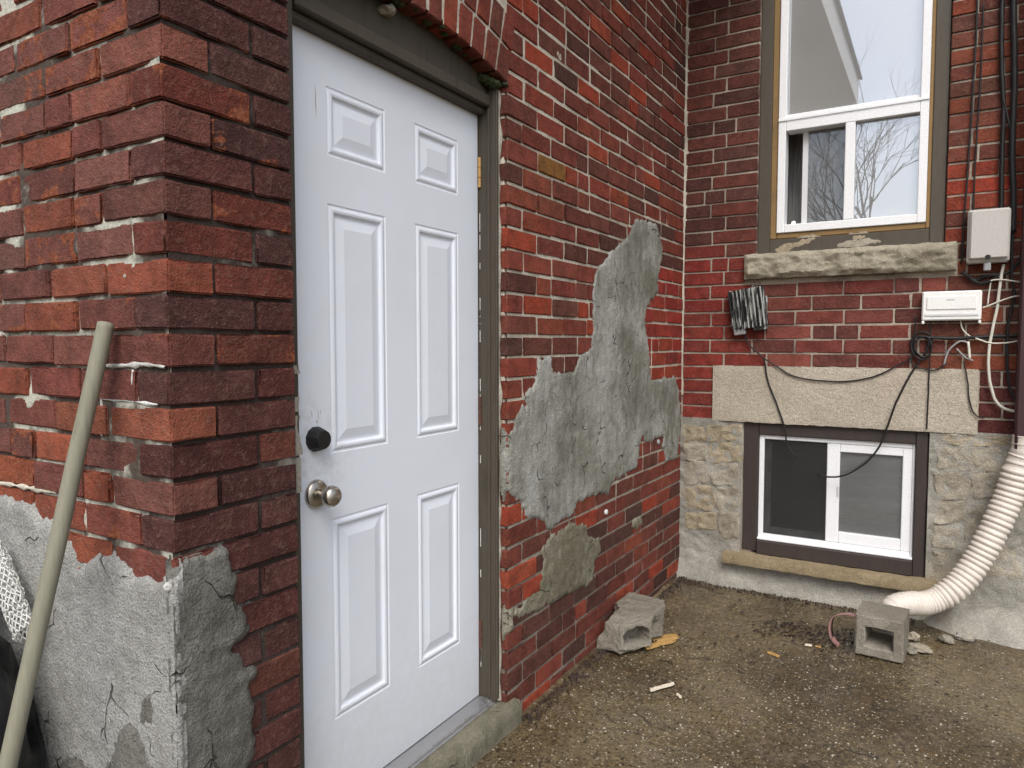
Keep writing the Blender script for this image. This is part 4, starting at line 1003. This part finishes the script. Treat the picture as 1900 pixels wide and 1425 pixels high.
# concrete mound at the foot of the wall
V, F = grid_sheet(1.18, 2.4, 2.90, BY + .02, .014, lambda u, v: 0, lambda u, v, d: (u, v, d)); out = []
for (u, v, d) in V:
    e = sstep(2.955 + .05 * mnoise.noise(Vector((u * 6, 1, 0))) + .10 * sstep(1.42, 1.2, u), BY - .01, v); f = sstep(1.20, 1.36, u)
    z = .11 * (e ** .6) * f * (1 + .25 * fbm((u * 5, v * 5, 3), 3)) - .012 + .004 * mnoise.noise(Vector((u * 30, v * 30, 2))); out.append((u, v, z))
m_ = MB(); m_.v = out; m_.f = F; tag(m_.build('concrete_fillet', 'parge_base', None, True), 'sloping patch of concrete at the foot of the wall below the hose', 'concrete')

# ------------------------------------------------------------------ boxes on the wall
t = empty('finned_box', (.365, BY, 1.53), 'black-smeared grey finned metal box hanging crooked on the brick', 'utility box')
mt = Matrix.Translation((.370, BY - .006, 1.525)) @ Matrix.Rotation(R(-8), 4, 'Y')
m_ = MB(); m_.box(-.093, .093, -.045, 0, -.095, .115, .006, mt); m_.build('casing', 'ribbed', t)
for i in range(9):
    m_ = MB(); x = -.083 + i * .0207; m_.box(x - .004, x + .004, -.066, -.0455, -.10, .112, .002, mt); m_.build('fin', 'ribbed', t)
m_ = MB(); m_.box(-.085, -.025, -.05, -.004, -.128, -.0955, .004, mt); m_.build('port', 'cable_grey', t); m_ = MB(); m_.box(.02, .085, -.055, -.004, -.12, -.0955, .004, mt); m_.build('port', 'ribbed', t)
m_ = MB(); m_.box(.0935, .104, -.03, -.01, .02, .06, .003, mt); m_.build('hinge_lug', 'ribbed', t)
t = empty('junction_box', (1.305, BY, 1.52), 'white plastic box with rectangular lid panel below the window', 'utility box')
m_ = MB(); m_.box(1.184, 1.424, BY - .05, BY - .001, 1.452, 1.590, .006); m_.box(1.184, 1.196, BY - .05, BY - .001, 1.436, 1.4515, .003); m_.box(1.412, 1.424, BY - .05, BY - .001, 1.436, 1.4515, .003); b0 = m_.build('casing', 'box_white', t)
m_ = MB(); m_.box(1.204, 1.402, BY - .0545, BY - .0505, 1.504, 1.566, .003); m_.build('lid_panel', 'box_white', t); m_ = MB(); m_.box(1.196, 1.412, BY - .0535, BY - .0505, 1.472, 1.484, .002); m_.build('lid_slot', 'vinyl_dirty', t)
m_ = MB()
for i in range(5): m_.box(1.286 + i * .0065, 1.2905 + i * .0065, BY - .0555, BY - .0546, 1.546, 1.551, .0002)
m_.build('lettering', 'cable_grey', t)
t = empty('meter_box', (1.44, BY, 1.84), 'grey plastic service box with latch beside the tall window', 'utility box')
m_ = MB(); m_.box(1.357, 1.521, BY - .075, BY - .001, 1.713, 1.955, .008); m_.build('casing', 'box_grey', t)
m_ = MB(); m_.box(1.366, 1.516, BY - .092, BY - .0755, 1.728, 1.951, .007); m_.build('cover', 'box_grey', t)
m_ = MB(); m_.box(1.424, 1.452, BY - .08, BY - .045, 1.675, 1.7125, .004); m_.build('latch', 'cable_grey', t); m_ = MB(); m_.lathe([(.011, 0), (.011, .006), (0, .006)], (1.438, BY - .0915, 1.735), (0, -1, 0), 12); m_.build('screw', 'black', t)

# ------------------------------------------------------------------ cables
def cable(pts, r, mat, label, name='cable', y=BY - .02, wob=.0, group='cables on the house wall'):
    P_ = []
    for i, p in enumerate(pts): P_.append((p[0], (p[2] if len(p) > 2 else y), p[1]))
    m_ = MB(); s_ = spline(P_, .014)
    s_ = [p + Vector((.0015 * mnoise.noise(p * 22), .002 * mnoise.noise(p * 18 + Vector((5, 0, 0))), .0015 * mnoise.noise(p * 22 + Vector((9, 0, 0))))) for p in s_]
    m_.tube(s_, r, 7); return tag(m_.build(name, mat, None, True), label, 'cable', group)
cable([(0.345, 1.403), (0.375, 1.337), (0.445, 1.272), (0.46, 1.237), (0.476, 1.147), (0.522, 1.028), (0.557, 0.93), (0.572, 0.871), (0.58, 0.815), (0.598, 0.776), (0.631, 0.744)], .0042, 'black', 'black cable from the finned box down across the lintel to the basement window')
cable([(0.45, 1.267), (0.528, 1.218), (0.59, 1.179), (0.682, 1.157), (0.781, 1.15), (0.869, 1.152), (0.953, 1.169), (1.028, 1.198), (1.08, 1.232), (1.139, 1.269), (1.17, 1.32)], .0038, 'black', 'thin black cable sagging in a shallow curve across the lintel')
cable([(1.215, 1.36), (1.209, 1.31), (1.157, 1.219), (1.096, 1.08), (1.07, 0.996), (1.047, 0.92), (1.044, 0.895), (1.013, 0.818), (0.964, 0.747), (0.897, 0.689), (0.837, 0.659), (0.775, 0.653), (.735, .66)], .0048, 'black', 'black cable looping from the coil down in front of the basement window pane')
cable([(1.221, 1.454), (1.223, 1.329), (1.223, 1.193), (1.222, 1.058), (1.22, 0.93)], .0034, 'black', 'thin black cable hanging straight down from white box over the lintel')
cable([(1.362, 1.26), (1.368, 1.232), (1.381, 1.162), (1.387, 1.091), (1.403, 1.03), (1.43, 0.996), (1.452, 0.997)], .003, 'black', 'short thin dark wire at the right end of the lintel')
cable([(1.502, 1.705), (1.493, 1.629), (1.483, 1.501), (1.471, 1.424), (1.46, 1.329), (1.459, 1.242), (1.469, 1.155), (1.489, 1.086), (1.523, 1.045), (1.587, 1.03), (1.61, 1.03)], .0068, 'cable_white', 'thick off-white cable curving down from the grey service box', y=BY - .03)
cable([(1.20, 1.372), (1.322, 1.368), (1.404, 1.373), (1.589, 1.38), (1.75, 1.384)], .0085, 'black', 'thick black cable running level below the white box')
cable([(1.404, 1.368), (1.463, 1.346), (1.52, 1.346), (1.59, 1.359), (1.75, 1.38)], .0036, 'cable_white', 'thin white wire sagging beside the thick level black cable', y=BY - .035)
cable([(1.34, 1.47), (1.352, 1.41), (1.385, 1.375), (1.404, 1.368)], .0034, 'cable_white', 'short pale wire dropping from the white box')
cable([(1.455, 1.63), (1.468, 1.635), (1.511, 1.633), (1.581, 1.618), (1.75, 1.60)], .0036, 'cable_white', 'upper thin white wire running right under the service box', y=BY - .04)
cable([(1.43, 1.509), (1.436, 1.511), (1.472, 1.527), (1.528, 1.551), (1.583, 1.562), (1.75, 1.58)], .0036, 'cable_white', 'thin white wire leaving the side of the white box', y=BY - .04)
cable([(1.460, 1.632), (1.455, 1.614), (1.447, 1.519)], .0034, 'cable_white', 'short upright white wire beside the white box')
cable([(1.532, 1.847), (1.534, 1.67), (1.548, 1.559), (1.536, 1.5), (1.528, 1.415), (1.529, 1.286), (1.54, 1.157), (1.564, 1.089), (1.592, 1.065), (1.63, 1.05)], .0062, 'black', 'black cable hanging near the right edge past the service box', y=BY - .028)
cable([(1.339, 1.68), (1.366, 1.661), (1.396, 1.638), (1.439, 1.657), (1.51, 1.662), (1.551, 1.703), (1.577, 1.751), (1.64, 1.82)], .0075, 'black', 'black cable bent in a loop just under the service box')
cable([(1.37, 1.655), (1.40, 1.630), (1.44, 1.625), (1.50, 1.66)], .009, 'black', 'stubby thick black cable under the service box')
cable([(1.281, 1.239), (1.301, 1.311), (1.345, 1.355), (1.375, 1.346)], .0045, 'cable_grey', 'grey wire bundle bent below the white box')
cable([(1.331, 1.32), (1.37, 1.276), (1.4, 1.263)], .004, 'cable_grey', 'loose grey wire end below the white box')
cable([(1.376, 1.352), (1.382, 1.31), (1.386, 1.268)], .006, 'cable_white', 'short white wire tail below the white box')
cable([(1.157, 1.482), (1.158, 1.383), (1.147, 1.292), (1.156, 1.238), (1.243, 1.216), (1.296, 1.249)], .0036, 'black', 'thin black wire curling round the cable coil')
for i, (pts, r, lb, yy) in enumerate([([(1.362, 3.5), (1.365, 2.914), (1.365, 2.711), (1.356, 2.337), (1.346, 1.977), (1.338, 1.72)], .0045, 'thin black cable nearest the tall window casing', BY - .014), ([(1.39, 2.9), (1.389, 2.6), (1.387, 2.475), (1.379, 2.161), (1.379, 1.95)], .0038, 'second thin black cable from the tall window casing', BY - .014), ([(1.455, 3.5), (1.46, 2.891), (1.466, 2.623), (1.481, 2.405), (1.481, 2.216), (1.486, 1.95)], .0105, 'thick black cable running down behind the grey service box', BY - .022), ([(1.49, 3.5), (1.502, 2.881), (1.516, 2.546), (1.518, 2.211), (1.53, 2.005), (1.532, 1.847)], .0135, 'thickest black conduit right of the grey service box', BY - .03), ([(1.478, 2.45), (1.495, 2.37), (1.51, 2.30)], .005, 'short black cable crossing between the two thick black cables', BY - .03)]):
    cable(pts, r, 'black', lb, y=yy)
pts = []
for i in range(3 * 24):
    a_ = 2 * math.pi * i / 24; rr_ = .040 + .010 * math.sin(i * .19); pts.append((1.190 + rr_ * .95 * math.cos(a_) + .004 * math.sin(i * .5), 1.333 + rr_ * 1.35 * math.sin(a_), BY - .018 - .0045 * (i // 24)))
cable(pts, .0044, 'black', 'coil of black cable tied up left of the level cable', 'cable_coil')

# ------------------------------------------------------------------ scraps on the ground
def chip(name, cx, cy, L, Wd, T, rot, mat, label, tilt=0, cat='wood scrap', group=None, z=.004):
    mt = Matrix.Translation((cx, cy, z)) @ Matrix.Rotation(R(rot), 4, 'Z') @ Matrix.Rotation(R(tilt), 4, 'Y'); m_ = MB(); V = []; F = []; n_ = 8
    for i in range(n_ + 1):
        f = i / n_; x = (f - .5) * L; ww = Wd * (.5 + .18 * mnoise.noise(Vector((cx * 9 + f * 5, cy, 1)))) * (1 if 0 < i < n_ else .55)
        for (s_, zz) in ((-1, 0), (1, 0), (.85, T), (-.85, T * .9)): V.append(mt @ Vector((x, s_ * ww + .1 * Wd * math.sin(f * 5), zz + .001 * mnoise.noise(Vector((f * 9, s_, cx))))))
    for i in range(n_):
        for k in range(4): a_ = i * 4 + k; b_ = i * 4 + (k + 1) % 4; F.append((a_, a_ + 4, b_ + 4, b_))
    F += [(0, 1, 2, 3), (n_ * 4 + 3, n_ * 4 + 2, n_ * 4 + 1, n_ * 4)]; m_.add(V, F); m_.build(name, mat, None, label=label, cat=cat, group=group)
chip('wood_scrap', .236, 2.165, .17, .022, .012, 62, 'wood_yellow', 'yellow wood offcut poking out from under the broken block')
chip('wood_scrap', .228, 2.245, .13, .05, .008, 55, 'wood_yellow', 'broad orange wood chip beside the broken block', z=.003)
chip('wood_splinter', .374, 1.788, .118, .012, .008, 60, 'wood_pale', 'pale stick lying alone on the wet concrete')
chip('wood_splinter', .452, 1.755, .03, .010, .006, -35, 'wood_pale', 'tiny pale chip near the lone stick')
chip('wood_scrap', .687, 2.32, .055, .018, .005, -15, 'wood_yellow', 'small tan wood chip in the middle of the concrete')
chip('wood_scrap', .80, 2.50, .03, .016, .004, 30, 'wood_pale', 'small pale chip left of the hollow block')
chip('wood_scrap', .84, 2.505, .024, .014, .004, 10, 'wood_yellow', 'small yellow chip beside the dark leaf litter')
# pink-white strip curled beside the hollow block
V = []; F = []; pc = spline([(.985, 2.62, .135), (.935, 2.64, .130), (.885, 2.65, .105), (.872, 2.64, .06), (.885, 2.60, .022), (.915, 2.56, .008)], .01)
for i, p in enumerate(pc):
    wv = Vector((.012, .05, .0)) * (.8 + .3 * mnoise.noise(p * 20)); V += [p - wv * .5, p + wv * .5, p + wv * .5 + Vector((.003, 0, -.0025)), p - wv * .5 + Vector((.003, 0, -.0025))]
for i in range(len(pc) - 1):
    for k in range(4): a_ = i * 4 + k; b_ = i * 4 + (k + 1) % 4; F.append((a_, a_ + 4, b_ + 4, b_))
m_ = MB(); m_.add(V, F); m_.build('plastic_strip', 'pink', None, True, label='pinkish curled strip leaning on the hollow block', cat='strip')
def lump(name, c, size, mat, label, seed, cat='rubble', group=None):
    bm = bmesh.new(); bmesh.ops.create_icosphere(bm, subdivisions=3, radius=1)
    for v in bm.verts:
        d_ = v.co.normalized(); k = 1 + .35 * fbm(d_ * 1.6 + Vector((seed * 7, 0, 0)), 3); v.co = Vector((d_.x * size[0] * k, d_.y * size[1] * k, max(-.4, d_.z) * size[2] * k)) + Vector(c)
    me = bpy.data.meshes.new(name); bm.to_mesh(me); bm.free(); me.materials.append(M[mat]); o = link(bpy.data.objects.new(name, me)); tag(o, label, cat, group); return smooth_angle(o, 30)
lump('rubble_piece', (1.225, 2.70, .012), (.045, .032, .018), 'stone_grey', 'flat pale rubble piece right of the hollow block', 1, group='rubble by the hose')
lump('rubble_piece', (1.20, 2.80, .02), (.025, .025, .022), 'stone_grey', 'small rubble lump under the hose behind the block', 2, group='rubble by the hose')
lump('rubble_piece', (1.325, 2.86, .015), (.03, .028, .02), 'concrete_block', 'brownish rubble lump at the tip of the concrete patch', 3, group='rubble by the hose')
lump('rubble_piece', (1.195, 2.65, .008), (.022, .016, .012), 'concrete_block', 'tiny rubble bit touching the right side of the hollow block', 4, group='rubble by the hose')
lump('rubble_piece', (1.40, 2.93, .015), (.04, .022, .018), 'parge_base', 'rubble piece at the front edge of the concrete patch', 5, group='rubble by the hose')
# leaf litter and pebbles
random.seed(21); m_ = MB()
for i in range(420):
    if i < 300:
        a_ = random.random(); x = .60 + .36 * a_ + random.gauss(0, .035); y = 2.60 + .06 * math.sin(a_ * 5) + random.gauss(0, .06)
        if a_ > .75: y += random.uniform(0, .15)
    else: x = random.uniform(.1, 1.5); y = random.uniform(2.0, 3.05)
    if x < .06: continue
    s_ = random.uniform(.004, .014); rz = random.uniform(0, 6.28); mt = Matrix.Translation((x, y, .005 + random.uniform(0, .006))) @ Matrix.Rotation(rz, 4, 'Z') @ Matrix.Rotation(random.uniform(-.5, .5), 4, 'X')
    m_.add([mt @ Vector(q) for q in ((-s_, 0, 0), (-.3 * s_, -.5 * s_, .002), (s_, 0, .003), (-.2 * s_, .55 * s_, .002), (0, 0, -.002))], [(0, 1, 4), (1, 2, 4), (2, 3, 4), (3, 0, 4)])
for i in range(1500):
    if i % 3: y = random.uniform(1.3, 3.12); x = .022 + abs(random.gauss(0, .028))
    else: x = random.uniform(.03, 1.2); y = BY - .085 - abs(random.gauss(0, .03))
    s_ = random.uniform(.002, .007); zz = .004 + random.uniform(0, .010) * (1 if x < .05 or y > 3.05 else .3); rz = random.uniform(0, 6.28); mt = Matrix.Translation((x, y, zz)) @ Matrix.Rotation(rz, 4, 'Z')
    m_.add([mt @ Vector(q) for q in ((-s_, 0, -s_), (0, -s_ * .7, -s_), (s_, 0, -s_), (0, s_ * .8, -s_), (.1 * s_, 0, s_ * .6))], [(0, 1, 4), (1, 2, 4), (2, 3, 4), (3, 0, 4)])
m_.build('leaf_litter', 'leaf', None, label='dark rotted leaf litter and grit beside the hollow block and along the walls', cat='leaf litter', kind='stuff')
m_ = MB()
for i in range(3000):
    x = random.uniform(.05, 1.75); y = random.uniform(.95, 3.05)
    if random.random() > .25 + .75 * (mnoise.noise(Vector((x * 3, y * 3, 2))) + .5): continue
    if y > 2.4 and random.random() < .6: continue
    r_ = random.choice([.0018, .0022, .0028, .0035, .005]); zz = .006 * fbm((x * 2.2, y * 2.2, 1), 3) + .0022 * fbm((x * 22, y * 22, 4), 2) - .004
    rz = random.uniform(0, 6.28); c_, s_ = math.cos(rz), math.sin(rz); e = random.uniform(.6, 1)
    V = [(x + (a_ * c_ - b_ * e * s_) * r_, y + (a_ * s_ + b_ * e * c_) * r_, zz + h * r_) for a_, b_, h in ((1, 0, .0), (.3, .9, -.1), (-.9, .5, .0), (-.7, -.7, -.1), (.5, -.9, 0), (.35, .1, .42), (-.3, -.05, .38))]
    m_.add(V, [(0, 1, 5), (1, 2, 6), (1, 6, 5), (2, 3, 6), (3, 4, 6), (4, 5, 6), (4, 0, 5)])
m_.build('pebbles', 'pebble', None, label='pale pebble flecks standing out of the concrete', cat='pebbles', kind='stuff')

# ------------------------------------------------------------------ things by the pier
m_ = MB(); a_, b_ = Vector((-.206, -.35, 0)), Vector((-.167, -.022, 1.384)); ax_ = (b_ - a_)
m_.tube([a_ + ax_ * (i / 40) + Vector((.0015 * mnoise.noise(Vector((i * .2, 0, 1))), 0, 0)) for i in range(40)] + [a_ + ax_ * .992, a_ + ax_ * .998, b_], lambda t: .0158 if t < .96 else (.0158, .0145, .010)[min(2, int((t - .96) / .0165))], 18)
m_.build('tool_handle', 'pole', None, True, label='grey round wooden pole leaning against the pier corner', cat='pole')
def lumpy(name, c, size, mat, seed, label, cat, sub=4, fold=.28):
    bm = bmesh.new(); bmesh.ops.create_icosphere(bm, subdivisions=sub, radius=1)
    for v in bm.verts:
        d_ = v.co.normalized(); k = 1 + fold * fbm(d_ * 1.7 + Vector((seed, 0, 0)), 4) + .05 * abs(mnoise.noise(d_ * 9 + Vector((seed, 3, 0))))
        v.co = Vector((d_.x * size[0] * k, d_.y * size[1] * k, max(d_.z * size[2] * k, -size[2]))) + Vector(c)
        v.co.y = min(v.co.y, -.018)
    me = bpy.data.meshes.new(name); bm.to_mesh(me); bm.free(); me.materials.append(M[mat]); me.polygons.foreach_set('use_smooth', [True] * len(me.polygons)); o = link(bpy.data.objects.new(name, me)); return tag(o, label, cat)
lumpy('garbage_bag', (-.62, -.17, .34), (.29, .16, .34), 'bag', 3, 'black plastic bag slumped at the foot of the pier', 'bag')
# draped grey-green tarp corner
V = []; F = []; n_ = 14
for j in range(n_):
    for i in range(n_):
        u, v = i / (n_ - 1), j / (n_ - 1); p = Vector((-.72 + .27 * u, -.06 - .10 * u - .05 * v, .78 - .02 * u - .16 * v - .05 * u * v)); p.y += .02 * math.sin(u * 7 + v * 4) ; p.z += .015 * mnoise.noise(p * 12); V.append(p)
for j in range(n_ - 1):
    for i in range(n_ - 1):
        if i + (n_ - 1 - j) * 0 + j > n_ + 2: continue
        k = j * n_ + i; F.append((k, k + 1, k + n_ + 1, k + n_))
nv = len(V); V += [v + Vector((0, .003, -.002)) for v in V]; F += [tuple(i + nv for i in f[::-1]) for f in F]
m_ = MB(); m_.add(V, F); m_.build('tarp', 'tarp', None, True, label='grey-green tarp corner lying on the black bag', cat='tarp')
# white netting hung in a narrow sleeve
random.seed(8); net = MB(); c0 = Vector((-.63, -.045, .86)); c1 = Vector((-.455, -.06, .70)); dirn = (c1 - c0).normalized(); sidev = dirn.cross(Vector((0, 1, 0))).normalized(); nrm = sidev.cross(dirn)
rows_n, cols = 20, 12; rad = .032
def npt(r, c_): 
    a_ = 2 * math.pi * (c_ + .5 * (r % 2)) / cols; rr_ = rad * (1 + .35 * mnoise.noise(Vector((r * .4, c_ * .7, 1))))
    return c0 + (c1 - c0) * (r / rows_n) + sidev * (rr_ * math.cos(a_)) + nrm * (rr_ * .6 * math.sin(a_))
for r in range(rows_n):
    for c_ in range(cols):
        p = npt(r, c_)
        for q in (npt(r + 1, c_), npt(r + 1, c_ - 1 if r % 2 == 0 else c_ + 1)): net.tube([p, (p + q) / 2 + Vector((random.gauss(0, .0012), random.gauss(0, .0012), 0)), q], .0019, 4)
net.build('netting', 'net', None, True, label='white netting sleeve hanging beside the pole', cat='netting')

# ------------------------------------------------------------------ bare tree behind the camera (seen in the glass)
tree = empty('bare_tree', (1.0, -9.5, 0), 'leafless tree behind the viewer, mirrored in the upper window', 'tree')
random.seed(17); tm = MB(); cm = MB()
def branch(p, d_, L, r, lev):
    pts = [p]; n_ = 4 if lev < 3 else 3
    for i in range(n_):
        d_ = (d_ + Vector([random.gauss(0, .10 + .02 * lev) for _ in range(3)]) + Vector((0, 0, .03))).normalized(); pts.append(pts[-1] + d_ * (L / n_))
    (tm if lev < 1 else cm).tube(pts, lambda t: r * (1 - .45 * t), 7 if lev < 2 else 4, False)
    if lev >= 6: return
    for i in range(3 if lev < 5 else 2):
        k = random.uniform(.45, 1); q = pts[min(n_, max(1, int(k * n_ + .5)))]
        nd = (d_ + Vector((random.uniform(-1, 1), random.uniform(-1, 1), random.uniform(-.15, .75))) * .75).normalized(); branch(q, nd, L * random.uniform(.6, .8), r * .56, lev + 1)
branch(Vector((1.0, -9.5, -.1)), Vector((0, 0, 1)), 3.2, .085, 0)
tm.build('trunk', 'bark', tree, True); cm.build('crown', 'bark', tree, True)
